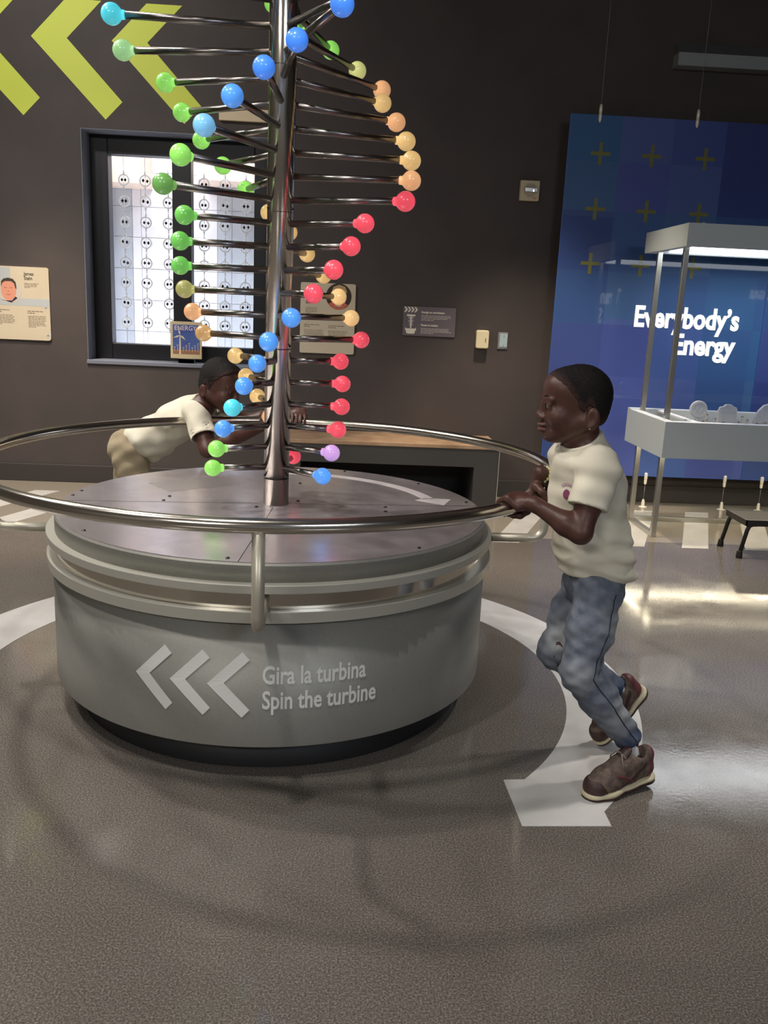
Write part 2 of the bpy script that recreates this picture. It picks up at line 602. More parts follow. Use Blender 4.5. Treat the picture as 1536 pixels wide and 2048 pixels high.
# chains of rings hanging in the window
RY = 6.225
ring_me = MB()
ring_me.lathe([(0.030, -0.0035), (0.0385, -0.0035), (0.0385, 0.0035), (0.030, 0.0035), (0.030, -0.0035)], 28, axis='y', smooth=False)
ring_me.f = ring_me.f[:-2]
ring_me.sm = ring_me.sm[:-2]
ring_me.box(-0.0016, 0.0016, -0.0016, 0.0016, -0.031, 0.031)
for s in (-1, 1):
    ring_me.sphere((0, 0, s * 0.045), 0.0065, 8)
    ring_me.sphere((0, 0, s * 0.057), 0.005, 8)
ring_mesh = ring_me.mesh('ring')
ring_mesh.materials.append(M_RING)
mag_mesh = MB().add([(-0.010, 0, 0), (0, 0, -0.013), (0.010, 0, 0), (0, 0, 0.013), (0, -0.005, 0), (0, 0.005, 0)],
                    [(0, 1, 4), (1, 2, 4), (2, 3, 4), (3, 0, 4), (1, 0, 5), (2, 1, 5), (3, 2, 5), (0, 3, 5)]).mesh('magnet')
mag_mesh.materials.append(M_MAGNET)
chain_x = [(-1.533, -1.509), (-1.386, -1.374), (-1.238, -1.220), (-0.998, -0.981), (-0.856, -0.840), (-0.716, -0.702)]
ords = ['leftmost chain of the left pane', 'middle chain of the left pane', 'chain of the left pane nearest the mullion',
        'chain of the right pane nearest the mullion', 'middle chain of the right pane', 'rightmost chain of the right pane']
for i, (xa, xb) in enumerate(chain_x):
    xm = (xa + xb) / 2
    ch = thing('ring_chain', 'hanging chain of frosted rings with black diamonds, ' + ords[i], 'ornament', (xm, RY, 0.95), 'ring chains hanging in the window')
    MB().tube([(xm, RY, 0.95), (xm, RY, 2.172)], 0.0011, 6).build('wire', M_LINK, ch)
    for k in range(8):
        z = 2.02 - 0.1325 * k
        r = bpy.data.objects.new('ring', ring_mesh)
        COL.objects.link(r)
        r.parent = ch
        r.location = (0, 0, z - 0.95)
        r.rotation_euler = (0, 0, rng.uniform(-0.35, 0.35))
        for s in (-1, 1):
            mgo = bpy.data.objects.new('magnet', mag_mesh)
            COL.objects.link(mgo)
            mgo.parent = r
            mgo.location = (s * rng.uniform(0.011, 0.0165), -0.004, rng.uniform(-0.004, 0.004))

# ------------------------------------------------------------------ graphics on the far wall
chev = [(-2.007, 2.802), (-1.79, 3.022), (-1.572, 3.022), (-1.789, 2.802), (-1.458, 2.452), (-1.565, 2.344)]
for i, (dx, lb) in enumerate(((-0.51, 'lime green chevron cut by the left edge of the view'), (0.0, 'lime green wall chevron, the one seen whole above the window corner'),
                              (0.492, 'lime green wall chevron behind the turbine arms'))):
    tag(MB().prism_xz([(x + dx, z) for x, z in chev], YW - 0.002, YW).build('wall_chevron', M_GREEN_VINYL, origin=(-1.8 + dx, YW, 2.34)), lb, 'wall graphic', 'lime chevrons on the wall')


def rounded(x0, x1, z0, z1, r, n=4):
    pts = []
    for cx, cz, a0 in ((x1 - r, z0 + r, -PI / 2), (x1 - r, z1 - r, 0), (x0 + r, z1 - r, PI / 2), (x0 + r, z0 + r, PI)):
        for k in range(n + 1):
            a = a0 + PI / 2 * k / n
            pts.append((cx + r * math.cos(a), cz + r * math.sin(a)))
    return pts


def greek(mb, x, z, w, rows, dz, y, h=0.0035, words=True, seed=1):
    """unreadably small print, as broken thin strokes"""
    rr = random.Random(seed)
    for k in range(rows):
        cx = x
        end = x + w * (1.0 if k < rows - 1 else 0.45) * rr.uniform(0.86, 1.0)
        while cx < end - 0.004:
            l = min(rr.uniform(0.008, 0.026), end - cx)
            mb.box(cx, cx + l, y - 0.0006, y, z - k * dz - h / 2, z - k * dz + h / 2)
            cx += l + 0.0035


def disc(cx, cz, r, y0, y1, n=36):
    return MB().prism_xz([(cx + r * math.cos(2 * PI * k / n), cz + r * math.sin(2 * PI * k / n)) for k in range(n)], y0, y1)


def oval(cx, cz, rx, rz, y0, y1, n=28):
    return MB().prism_xz([(cx + rx * math.cos(2 * PI * k / n), cz + rz * math.sin(2 * PI * k / n)) for k in range(n)], y0, y1)


YP = YW - 0.012
# left biography panel
bp1 = thing('portrait_panel', 'cream wall panel with a printed portrait, at the left edge of the view', 'sign', (-2.14, YW, 0.955))
MB().prism_xz(rounded(-2.33, -1.959, 0.955, 1.423, 0.018), YP, YW).build('board', M_PANEL, bp1)
q = MB()
q.box(-2.33, -1.962, YP - 0.0004, YP, 1.175, 1.222)
q.box(-2.33, -2.205, YP - 0.0004, YP, 1.33, 1.415)
q.build('printed_band', M_BLUEGREY, bp1)
disc(-2.215, 1.265, 0.077, YP - 0.0008, YP).build('portrait_ground', mat('portrait_ground', rgb(196, 188, 178), 0.5), bp1)
oval(-2.22, 1.272, 0.049, 0.068, YP - 0.0012, YP - 0.0002).build('portrait_face', M_SKINP, bp1)
MB().prism_xz([(-2.268, 1.29), (-2.266, 1.325), (-2.25, 1.343), (-2.22, 1.35), (-2.19, 1.343), (-2.172, 1.322), (-2.168, 1.28), (-2.176, 1.285), (-2.183, 1.315), (-2.2, 1.328), (-2.24, 1.328), (-2.258, 1.316)], YP - 0.0016, YP - 0.0004).build('portrait_hair', M_INK_DARK, bp1)
q = MB()
for sx in (-0.018, 0.018):
    q.box(-2.222 + sx - 0.008, -2.222 + sx + 0.008, YP - 0.0016, YP - 0.0006, 1.284, 1.289)
q.box(-2.227, -2.217, YP - 0.0016, YP - 0.0006, 1.262, 1.267)
q.prism_xz([(-2.243, 1.247), (-2.222, 1.238), (-2.2, 1.247), (-2.222, 1.244)], YP - 0.0016, YP - 0.0006)
q.build('portrait_features', M_SKINP2, bp1)
MB().prism_xz([(-2.27, 1.21), (-2.205, 1.193), (-2.165, 1.222), (-2.178, 1.232), (-2.2, 1.206), (-2.24, 1.204)], YP - 0.0017, YP - 0.0005).build('portrait_collar', mat('navy_print', rgb(46, 44, 66), 0.5), bp1)
q = MB()
wall_text(q, 'James', -2.118, 1.369, YP, 0.032, bold=0.0006, xscale=0.86, depth=0.0006)
wall_text(q, 'Stein', -2.118, 1.341, YP, 0.032, bold=0.0006, xscale=0.86, depth=0.0006)
q.build('name_lettering', M_INK_DARK, bp1)
q = MB()
greek(q, -2.118, 1.318, 0.09, 4, 0.0085, YP, 0.003, seed=2)
greek(q, -2.328, 1.145, 0.125, 2, 0.012, YP, 0.0045, seed=3)
greek(q, -2.328, 1.112, 0.14, 7, 0.0098, YP, 0.0032, seed=4)
greek(q, -2.105, 1.142, 0.105, 2, 0.012, YP, 0.0045, seed=5)
greek(q, -2.102, 1.110, 0.12, 8, 0.0098, YP, 0.0032, seed=6)
q.build('small_print', M_INK, bp1)['kind'] = 'stuff'
q = MB()
for cx, cz in ((-1.985, 1.168), (-1.978, 0.988)):
    q.box(cx - 0.018, cx + 0.018, YP - 0.0005, YP, cz - 0.003, cz + 0.003).box(cx - 0.003, cx + 0.003, YP - 0.0005, YP, cz - 0.018, cz + 0.018)
q.build('printed_cross', M_BLUEGREY, bp1)

# right biography panel, seen through the turbine arms
bp2 = thing('portrait_panel', 'cream wall panel with a round portrait, behind the turbine right of its pole', 'sign', (-0.13, YW, 0.948))
MB().prism_xz(rounded(-0.315, 0.05, 0.948, 1.408, 0.012), YP, YW).build('board', M_PANEL, bp2)
disc(-0.062, 1.325, 0.085, YP - 0.0008, YP).build('portrait_ground', mat('portrait_dark_ground', rgb(60, 44, 34), 0.5), bp2)
oval(-0.06, 1.325, 0.05, 0.068, YP - 0.0012, YP - 0.0002).build('portrait_face', mat('printed_pale_face', rgb(226, 190, 150), 0.5), bp2)
MB().prism_xz([(-0.112, 1.345), (-0.10, 1.385), (-0.06, 1.402), (-0.02, 1.388), (-0.005, 1.35), (-0.02, 1.362), (-0.06, 1.372), (-0.10, 1.362)], YP - 0.0016, YP - 0.0004).build('portrait_hair', mat('sand_print', rgb(190, 160, 112), 0.5), bp2)
MB().prism_xz([(-0.13, 1.275), (-0.10, 1.29), (-0.075, 1.255), (-0.05, 1.255), (-0.03, 1.29), (0.0, 1.272), (-0.03, 1.246), (-0.062, 1.2405), (-0.1, 1.249)], YP - 0.0017, YP - 0.0005).build('portrait_collar', mat('coral_print', rgb(206, 104, 84), 0.5), bp2)
q = MB()
wall_text(q, 'Smith', -0.28, 1.272, YP, 0.030, bold=0.0006, xscale=0.86, depth=0.0006)
q.build('name_lettering', M_INK_DARK, bp2)
q = MB()
greek(q, -0.28, 1.245, 0.085, 5, 0.0085, YP, 0.003, seed=7)
greek(q, -0.288, 1.135, 0.115, 2, 0.012, YP, 0.0045, seed=8)
greek(q, -0.288, 1.10, 0.14, 6, 0.0098, YP, 0.0032, seed=9)
greek(q, -0.125, 1.132, 0.12, 2, 0.012, YP, 0.0045, seed=10)
greek(q, -0.125, 1.098, 0.14, 6, 0.0098, YP, 0.0032, seed=11)
q.build('small_print', M_INK, bp2)['kind'] = 'stuff'

# purple-grey instruction sign
sg = thing('instruction_sign', 'small plum-grey wall sign with a white turbine pictogram', 'sign', (0.55, YW, 1.09))
YS = YW - 0.008
MB().box(0.374, 0.728, YS, YW, 1.091, 1.283).build('board', M_SIGN, sg)
q = MB()
for k in range(4):
    x = 0.379 + k * 0.0225
    q.prism_xz([(x, 1.279), (x + 0.011, 1.279), (x + 0.0245, 1.262), (x + 0.011, 1.245), (x, 1.245), (x + 0.0125, 1.262)], YS - 0.0005, YS)
q.build('arrow_row', M_CREAM_INK, sg)
q = MB()
q.box(0.399, 0.456, YS - 0.0006, YS, 1.219, 1.230).box(0.4235, 0.4315, YS - 0.0006, YS, 1.14, 1.22)
q.prism_xz([(0.392, 1.138), (0.462, 1.138), (0.455, 1.108), (0.447, 1.1035), (0.407, 1.1035), (0.399, 1.108)], YS - 0.0006, YS)
q.box(0.39, 0.394, YS - 0.0006, YS, 1.126, 1.144).box(0.46, 0.464, YS - 0.0006, YS, 1.126, 1.144)
q.build('turbine_pictogram', M_CREAM_INK, sg)
q = MB()
for s in (-1, 1):
    for z0, w in ((1.206, 0.021), (1.184, 0.019), (1.162, 0.014)):
        q.prism_xz([(0.4275 + s * 0.005, z0 + 0.011), (0.4275 + s * w, z0 + 0.008), (0.4275 + s * w * 0.7, z0 - 0.004), (0.4275 + s * 0.005, z0 - 0.010)], YS - 0.0006, YS)
q.build('pictogram_blades', mat('grey_print_ink', rgb(168, 160, 160), 0.5), sg)
q = MB()
wall_text(q, 'Energía en movimiento', 0.496, 1.2415, YS, 0.0195, bold=0.0005, xscale=0.86, depth=0.0006)
wall_text(q, 'Power in motion', 0.496, 1.157, YS, 0.0195, bold=0.0005, xscale=0.86, depth=0.0006)
q.build('heading', M_CREAM_INK, sg)
q = MB()
greek(q, 0.496, 1.226, 0.21, 4, 0.0098, YS, 0.004, seed=12)
greek(q, 0.496, 1.1405, 0.21, 4, 0.0098, YS, 0.004, seed=13)
q.build('small_print', mat('pale_print_ink', rgb(196, 186, 180), 0.5), sg)['kind'] = 'stuff'

# wall devices
sb = MB().prism_xz(rounded(0.871, 0.957, 1.026, 1.147, 0.014), YW - 0.045, YW).build('wall_sensor', M_CREAM_PLASTIC, origin=(0.914, YW, 1.026), bevel=0.006)
tag(sb, 'rounded cream plastic sensor box on the charcoal wall', 'sensor')
MB().box(0.932, 0.938, YW - 0.0465, YW - 0.0445, 1.068, 1.096).build('indicator', M_INK, sb)
sw = thing('switch_plate', 'flat metal switch plate with a pale blue face beside the sensor box', 'switch', (1.057, YW, 1.028))
MB().box(1.024, 1.092, YW - 0.008, YW, 1.028, 1.138).build('plate', M_ALU, sw, bevel=0.002)
MB().box(1.036, 1.088, YW - 0.012, YW - 0.007, 1.040, 1.128).build('face', mat('pale_blue_face', rgb(168, 190, 198), 0.3), sw, bevel=0.002)
q = MB()
for z in (1.052, 1.117):
    q.lathe([(0.0005, 0), (0.004, 0), (0.003, 0.002), (0.0005, 0.0025)], 10, (1.064, YW - 0.012, z), 'y')
q.build('screw', M_STEEL, sw)
al = thing('fire_alarm', 'square cream fire alarm strobe with a clear band, high on the wall', 'alarm', (1.158, YW, 1.986))
MB().prism_xz(rounded(1.095, 1.221, 1.986, 2.111, 0.006), YW - 0.04, YW).build('housing', mat('aged_cream_plastic', rgb(206, 192, 160), 0.45), al, bevel=0.004)
cx, cz = 1.162, 2.05
MB().prism_xz([(cx + 0.044 * math.cos(PI / 8 + k * PI / 4), cz + 0.044 * math.sin(PI / 8 + k * PI / 4)) for k in range(8)], YW - 0.046, YW - 0.038).build('speaker_grille', mat('dull_cream_grille', rgb(176, 164, 138), 0.5), al)
MB().box(cx - 0.042, cx + 0.045, YW - 0.058, YW - 0.044, cz - 0.012, cz + 0.016).build('strobe_lens', mat('clear_lens', rgb(214, 210, 206), 0.1, trans=0.5), al, bevel=0.003)
MB().box(cx + 0.012, cx + 0.02, YW - 0.060, YW - 0.056, cz - 0.010, cz + 0.002).build('flash_tube', M_CHROME, al)
q = MB()
wall_text(q, 'FIRE', 1.181, 1.997, YW - 0.04, 0.0155, bold=0.0003, xscale=0.75, depth=0.0008)
q.build('lettering', mat('red_print', rgb(178, 70, 60), 0.5), al)
tag(MB().box(-0.852, -0.50, YW - 0.03, YW, 2.375, 2.448).build('wall_plaque', mat('cream_plaque', rgb(224, 204, 172), 0.5), origin=(-0.68, YW, 2.375), bevel=0.003),
    'blank cream plaque on the wall above the window, behind the arms', 'sign')

# ------------------------------------------------------------------ book on the window sill
bk = thing('book', 'upright book with a wind turbine cover, standing on the window sill', 'book', (-1.08, YW + 0.06, OZ0 + 0.03))
ZB = OZ0 + 0.033
BY = YW + 0.045
MB().box(-1.186, -0.978, BY, BY + 0.018, ZB, ZB + 0.245).build('cover', mat('buff_book_cover', rgb(206, 188, 150), 0.5), bk, bevel=0.002)
xa, xb, za, zb = -1.170, -0.990, ZB + 0.03, ZB + 0.225
MB().box(xa, xb, BY - 0.0006, BY, za + 0.03, zb).build('cover_sky', mat('cover_sky_blue', rgb(62, 78, 150), 0.4, noise=(7, rgb(84, 110, 170), 2)), bk)
MB().box(xa, xb, BY - 0.0006, BY, za, za + 0.03).build('cover_ground', mat('cover_ground_brown', rgb(150, 108, 84), 0.5), bk)
q = MB()
tx = xa + 0.048
q.prism_xz([(tx - 0.006, za), (tx + 0.006, za), (tx + 0.003, za + 0.125), (tx - 0.003, za + 0.125)], BY - 0.0012, BY)
for a in (PI * 0.55, PI * 1.12, PI * 1.78):
    hx, hz = tx, za + 0.125
    dx, dz = math.cos(a), math.sin(a)
    q.prism_xz([(hx, hz), (hx + 0.02 * dx - 0.007 * dz, hz + 0.02 * dz + 0.007 * dx), (hx + 0.05 * dx, hz + 0.05 * dz), (hx + 0.02 * dx + 0.005 * dz, hz + 0.02 * dz - 0.005 * dx)], BY - 0.0013, BY)
for k in range(9):
    x = xa + 0.012 + 0.0195 * k
    if abs(x - tx) < 0.012:
        continue
    h = 0.028 + 0.014 * ((k * 7) % 3)
    q.box(x - 0.0012, x + 0.0012, BY - 0.001, BY, za + 0.018, za + 0.018 + h)
    q.box(x - 0.008, x + 0.008, BY - 0.001, BY, za + 0.016 + h, za + 0.018 + h)
q.build('cover_turbines', mat('cover_pale_ink', rgb(222, 206, 178), 0.5), bk)
q = MB()
wall_text(q, 'ENERGY', xa + 0.010, zb - 0.036, BY, 0.043, bold=0.0002, xscale=0.92, depth=0.0012)
q.build('title', mat('cover_title', rgb(232, 214, 206), 0.5), bk)
es = MB()
es.box(-1.13, -1.03, BY - 0.022, BY - 0.002, OZ0 + 0.004, OZ0 + 0.033).box(-1.13, -1.03, BY - 0.022, BY + 0.06, OZ0 + 0.004, OZ0 + 0.0325)
tag(es.build('book_stand', mat('clear_acrylic', rgb(214, 222, 236), 0.1, trans=0.7, ior=1.2), origin=(-1.08, BY, OZ0 + 0.004)), 'low clear acrylic stand under the book on the sill', 'stand')

# ------------------------------------------------------------------ bench against the far wall
BX0, BX1, BF, BT = -0.37, 1.006, 5.50, 0.430
bn = thing('bench', 'low charcoal bench with a wooden top and dark niche, behind the turbine', 'bench', ((BX0 + BX1) / 2, 5.7, 0))
MB().box(BX0, BX1, BF, YW - 0.014, BT - 0.025, BT).build('bench_top', M_WOOD, bn, bevel=0.003)
q = MB()
NX0, NX1, NZ = BX0 + 0.1, 0.848, 0.288
q.box(NX1, BX1, BF + 0.004, YW - 0.014, 0, BT - 0.025).box(BX0, NX0, BF + 0.004, YW - 0.014, 0, BT - 0.025)
q.box(NX0, NX1, BF + 0.004, YW - 0.014, NZ, BT - 0.025)
q.build('bench_carcass', M_BENCH, bn)
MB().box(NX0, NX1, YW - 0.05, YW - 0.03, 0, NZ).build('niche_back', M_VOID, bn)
MB().box(BX1, BX1 + 0.004, BF, BF + 0.02, 0, BT - 0.025).build('edge_strip', M_LIP, bn)

# ------------------------------------------------------------------ decals on the floor
AX, AY = -0.2176, 2.8419          # turbine axis


def arc_decal(name, r0, r1, a0, a1, n, extra=None, mat_=None, z=0.0012):
    pts = []
    outer = [(AX + r1 * math.cos(math.radians(a0 + (a1 - a0) * k / n)), AY + r1 * math.sin(math.radians(a0 + (a1 - a0) * k / n))) for k in range(n + 1)]
    inner = [(AX + r0 * math.cos(math.radians(a0 + (a1 - a0) * k / n)), AY + r0 * math.sin(math.radians(a0 + (a1 - a0) * k / n))) for k in range(n + 1)]
    m = MB()
    for k in range(n):
        m.prism_xy([outer[k], outer[k + 1], inner[k + 1], inner[k]], 0.0, z)
    if extra:
        m.prism_xy(extra, 0.0, z)
    return m


ad = arc_decal('floor_arrow', 1.008, 1.245, -36.6, 200, 120)
ad.prism_xy([(AX + 1.245 * math.cos(math.radians(-36.6)), AY + 1.245 * math.sin(math.radians(-36.6))), (AX + 1.008 * math.cos(math.radians(-36.6)), AY + 1.008 * math.sin(math.radians(-36.6))),
             (0.537, 2.172), (0.476, 2.168), (0.485, 1.946), (0.717, 1.952), (0.717, 2.017)], 0.0, 0.0012)
tag(ad.build('floor_arrow', M_WHITE_VINYL, origin=(AX, AY, 0)), 'big white ring arrow on the floor circling the turbine', 'floor marking')
for n in list(range(-1, 3)) + [10, 11, 12]:
    xr = 2.129 - n * 0.3615
    lb = {-1: 'white slanted stripe behind the black step stool', 0: 'white slanted stripe under the case, in the middle of three', 1: 'white slanted stripe by the left leg of the display case',
          2: 'white slanted stripe behind the boy on the right'}.get(n)
    xr = {-1: 2.875, 0: 2.503, 1: 2.129}.get(n, xr)
    if lb is None:
        lb = {10: 'white floor stripe behind the far boy', 11: 'white floor stripe by the far wall, left of the drum', 12: 'white floor stripe cut by the left edge of the view'}[n]
    p = [(xr - 0.16, 5.68), (xr, 5.68), (xr - 0.39, 4.73), (xr - 0.39 - 0.155, 4.73)]
    tag(MB().prism_xy(p, 0.0, 0.0012).build('floor_stripe', M_WHITE_VINYL, origin=(xr - 0.2, 5.2, 0)), lb, 'floor marking', 'white stripes on the floor by the far wall')

# ------------------------------------------------------------------ turbine: fixed drum
dr = thing('turbine_drum', 'round satin silver turbine base lettered Spin the turbine', 'turbine base', (AX, AY, 0))
NSEG = 128
C = (AX, AY, 0)
MB().lathe([(0.625, 0.0), (0.635, 0.004), (0.635, 0.104)], NSEG, C).build('plinth', M_BLACK, dr)
MB().lathe([(0.64, 0.098), (0.700, 0.098), (0.703, 0.101), (0.703, 0.458)], NSEG, C).build('drum_wall', M_DRUM, dr)
MB().lathe([(0.66, 0.458), (0.719, 0.458), (0.720, 0.4595), (0.720, 0.4885), (0.719, 0.490), (0.66, 0.490)], NSEG, C).build('lower_flange', M_LIP, dr)
MB().lathe([(0.66, 0.538), (0.719, 0.538), (0.720, 0.5395), (0.720, 0.5595), (0.719, 0.561), (0.66, 0.561)], NSEG, C).build('upper_flange', M_LIP, dr)
MB().lathe([(0.694, 0.561), (0.694, 0.606), (0.690, 0.611), (0.60, 0.611)], NSEG, C).build('plate_collar', M_DRUM, dr)
pl = MB()
pl.lathe([(0.30, 0.609), (0.688, 0.609), (0.688, 0.6135), (0.0, 0.6135)][0:3] + [(0.0005, 0.6135)], NSEG, C)
pl_o = pl.build('top_plate', M_PLATE, dr)
scr_me = MB().lathe([(0.006, 0), (0.006, 0.0015), (0.004, 0.003), (0.0005, 0.0035)], 10).mesh('screw')
scr_me.materials.append(M_BLKMETAL)
for r, a in ((0.674, 178.3), (0.673, 172), (0.369, -178.6), (0.366, 171.5), (0.085, -133.5), (0.66, 39.3), (0.366, -0.5), (0.37, -10.7), (0.667, -48.8), (0.66, -96.3), (0.658, -90.4), (0.663, -139.9), (0.355, 80), (0.085, 33.5), (0.665, 100), (0.665, 70), (0.665, 10), (0.366, 91), (0.366, -95), (0.366, -85)):
    o = bpy.data.objects.new('screw', scr_me)
    COL.objects.link(o)
    o.parent = dr
    o.location = (r * math.cos(math.radians(a)), r * math.sin(math.radians(a)), 0.6135)
q = MB()
for a in (5, 95, 185, 266.5):
    ca, sa = math.cos(math.radians(a)), math.sin(math.radians(a))
    q.add([(AX + r * ca - s * 0.0011 * sa, AY + r * sa + s * 0.0011 * ca, 0.6139) for r in (0.06, 0.688) for s in (-1, 1)], [(0, 2, 3, 1)])
q.build('plate_seams', M_BLKMETAL, dr)
# arrow printed on the top plate
q = MB()
for k in range(40):
    a0, a1 = math.radians(16 + 80 * k / 40), math.radians(16 + 80 * (k + 1) / 40)
    w0, w1 = 0.022, 0.022
    q.prism_xy([(AX + (0.545 + w0) * math.cos(a0), AY + (0.545 + w0) * math.sin(a0)), (AX + (0.545 + w1) * math.cos(a1), AY + (0.545 + w1) * math.sin(a1)),
                (AX + (0.545 - w1) * math.cos(a1), AY + (0.545 - w1) * math.sin(a1)), (AX + (0.545 - w0) * math.cos(a0), AY + (0.545 - w0) * math.sin(a0))], 0.6135, 0.6142)
pp = lambda r, a: (AX + r * math.cos(math.radians(a)), AY + r * math.sin(math.radians(a)))
q.prism_xy([pp(0.567, 16.5), pp(0.625, 14.5), pp(0.573, 5.8), pp(0.49, 14.5), pp(0.523, 16.5)], 0.6135, 0.6142)
q.build('plate_arrow', mat('pale_plate_print', rgb(200, 192, 194), 0.45), dr)
q = MB().prism_xy([(-0.699, 3.105), (-0.592, 2.967), (-0.32, 3.17), (-0.40, 3.30)], 0.6135, 0.6139)  # window reflection painted on the plate as a paler quad
q.build('plate_reflection', mat('satin_reflection_patch', rgb(186, 180, 182), 0.35, 0.8), dr)
# curved graphics on the drum


def on_drum(vs2, depth=0.0012, R=0.7034):
    return [(AX + (R + d) * math.cos(math.radians(a)), AY + (R + d) * math.sin(math.radians(a)), z) for a, z, d in vs2]


def arm_strip(m, p0, p1, q0, q1, n=8):
    """band between edges p0-p1 and q0-q1 in (angle, z), following the curve"""
    vs_, fs_ = [], []
    for k in range(n + 1):
        t = k / n
        for (a, b) in ((p0, p1), (q0, q1)):
            for d in (0.0012,):
                vs_.append((a[0] + (b[0] - a[0]) * t, a[1] + (b[1] - a[1]) * t, d))
    for k in range(n):
        fs_.append((2 * k, 2 * k + 2, 2 * k + 3, 2 * k + 1))
    m.add(on_drum(vs_), fs_)


for a0 in (-117.2, -108.5, -99.9):
    q = MB()
    top_o, top_i = (a0 + 7.7, 0.3735), (a0 + 9.3, 0.3515)
    tip, notch = (a0, 0.2785), (a0 + 3.7, 0.2835)
    bot_i, bot_o = (a0 + 9.3, 0.2095), (a0 + 7.6, 0.1865)
    arm_strip(q, tip, top_o, notch, top_i)
    arm_strip(q, bot_o, tip, bot_i, notch)
    q.build('chevron', M_LETTER, dr)
for body, aL, aR, zb_, cap in (('Gira la turbina', -87.9, -64.8, 0.2855, 0.0515), ('Spin the turbine', -87.9, -62.1, 0.2140, 0.0515)):
    vs_, fs_ = text_mesh(body, 0.0715, bold=0.0016, depth=0.0)
    mnx, mxx = min(p[0] for p in vs_), max(p[0] for p in vs_)
    q = MB()
    q.add(on_drum([(aL + (x - mnx) / (mxx - mnx) * (aR - aL), zb_ + y, 0.0012) for x, y, z in vs_]), fs_)
    q.build('lettering', M_LETTER, dr)

# ------------------------------------------------------------------ turbine: spinning rotor
ro = thing('turbine_rotor', 'steel pole with spiral arms of glowing coloured globes and a round push rail', 'turbine', (AX, AY, 0.5135))
MB().lathe([(0.60, 0.4905), (0.697, 0.4905), (0.697, 0.5375), (0.60, 0.5375)], NSEG, C).build('drive_band', mat('mirror_band', rgb(222, 216, 206), 0.13, 1.0), ro)
RR, RZ, RT = 0.917, 0.769, 0.0185
MB().tube([(AX + RR * math.cos(2 * PI * k / 160), AY + RR * math.sin(2 * PI * k / 160), RZ) for k in range(160)], RT, 20, closed=True).build('push_rail', M_POLISH, ro)
for a in (-88.0, 2.0, 92.0, 182.0):
    ca, sa = math.cos(math.radians(a)), math.sin(math.radians(a))
    pts = [(AX + RR * ca, AY + RR * sa, RZ), (AX + RR * ca, AY + RR * sa, 0.555)]
    for k in range(1, 7):
        t = PI / 2 * k / 6
        pts.append((AX + (RR - 0.04 + 0.04 * math.cos(t)) * ca, AY + (RR - 0.04 + 0.04 * math.cos(t)) * sa, 0.555 - 0.04 * math.sin(t)))
    pts.append((AX + 0.69 * ca, AY + 0.69 * sa, 0.515))
    MB().tube(pts, 0.0155, 14).build('rail_bracket', M_BRACKET, ro)
POLE_R = 0.0415
MB().lathe([(POLE_R, 0.611), (POLE_R, ROOM_H)], 40, C).build('pole', M_POLISH, ro)
for z in (0.70, 1.12, 1.535, 1.95):
    q = MB().lathe([(POLE_R, z), (POLE_R + 0.0008, z + 0.001), (POLE_R, z + 0.002)], 40, C)
    for a in (-25, 155, -150):
        q.sphere((AX + POLE_R * math.cos(math.radians(a)), AY + POLE_R * math.sin(math.radians(a)), z + 0.012), 0.0045, 8)
    q.build('pole_joint', M_BLKMETAL, ro)
PAL = {'g': (140, 226, 84), 'G': (96, 190, 62), 'd': (84, 150, 50), 'b': (60, 150, 246), 'B': (40, 132, 250), 'c': (56, 212, 230), 's': (112, 186, 232), 'r': (248, 58, 84),
       'o': (232, 168, 110), 'a': (228, 186, 112), 'y': (244, 198, 128), 't': (196, 150, 84), 'v': (160, 156, 78), 'p': (204, 154, 226), 'l': (204, 206, 122), 'm': (150, 206, 134)}
SA = 'ggbcbbbbrrrrroaaoaolgggggg'
SB_ = 'bprrrrryyaaaagggggmcsbbb'
SC_ = 'rroaaatovGGGdgsbBBBBbbrr'
ANG0, STEP, Z0, DZ = math.degrees(3.4585), math.degrees(0.2066), 0.7383, 0.0695
SR = [0.2094, 0.3053, 0.4009, 0.495]
GR = [0.0270, 0.0280, 0.0295, 0.0305]
arm_me, globe_me = [], []
for s in range(4):
    r = SR[s]
    a = MB().tube([(POLE_R - 0.004, 0, 0), (r - GR[s] * 0.75, 0, 0)], 0.0107, 14).mesh('arm')
    a.materials.append(M_ARM)
    arm_me.append(a)
    g = GR[s]
    n = 20
    prof = [(0.0108, -g - 0.008), (0.0128, -g - 0.006), (0.0132, -g * 0.93)]
    for k in range(1, 17):
        t = PI * k / 16
        x = -g * math.cos(t)
        rr = g * math.sin(t)
        if x > -g * 0.88:
            prof.append((max(rr, 0.0003), x))
    gm = MB().lathe(prof, 24, axis='x').mesh('globe')
    globe_me.append(gm)


def globe_mat(key):
    nm = 'glowing_globe_' + key
    if nm in MATS:
        return MATS[nm]
    c = tuple(0.93 * v + 0.05 for v in rgb(*PAL[key])[:3]) + (1.0,)
    m = mat(nm, (c[0] * 0.75, c[1] * 0.75, c[2] * 0.75, 1), 0.3, coat=0.8, trans=0.0, emit=c, estr=0.78)
    nt = m.node_tree
    b = nt.nodes['Principled BSDF']
    tc = nt.nodes.new('ShaderNodeTexCoord')
    sp = nt.nodes.new('ShaderNodeSeparateXYZ')
    nt.links.new(tc.outputs['Object'], sp.inputs[0])
    sq = nt.nodes.new('ShaderNodeMath')          # brighter at the lamp in the neck and where its beam meets the tip
    sq.operation = 'MULTIPLY'
    nt.links.new(sp.outputs[0], sq.inputs[0])
    nt.links.new(sp.outputs[0], sq.inputs[1])
    mr = nt.nodes.new('ShaderNodeMapRange')
    mr.inputs[1].default_value = 0.0001
    mr.inputs[2].default_value = 0.0011
    mr.inputs[3].default_value = 0.58
    mr.inputs[4].default_value = 0.95
    nt.links.new(sq.outputs[0], mr.inputs[0])
    nt.links.new(mr.outputs[0], b.inputs['Emission Strength'])
    return m


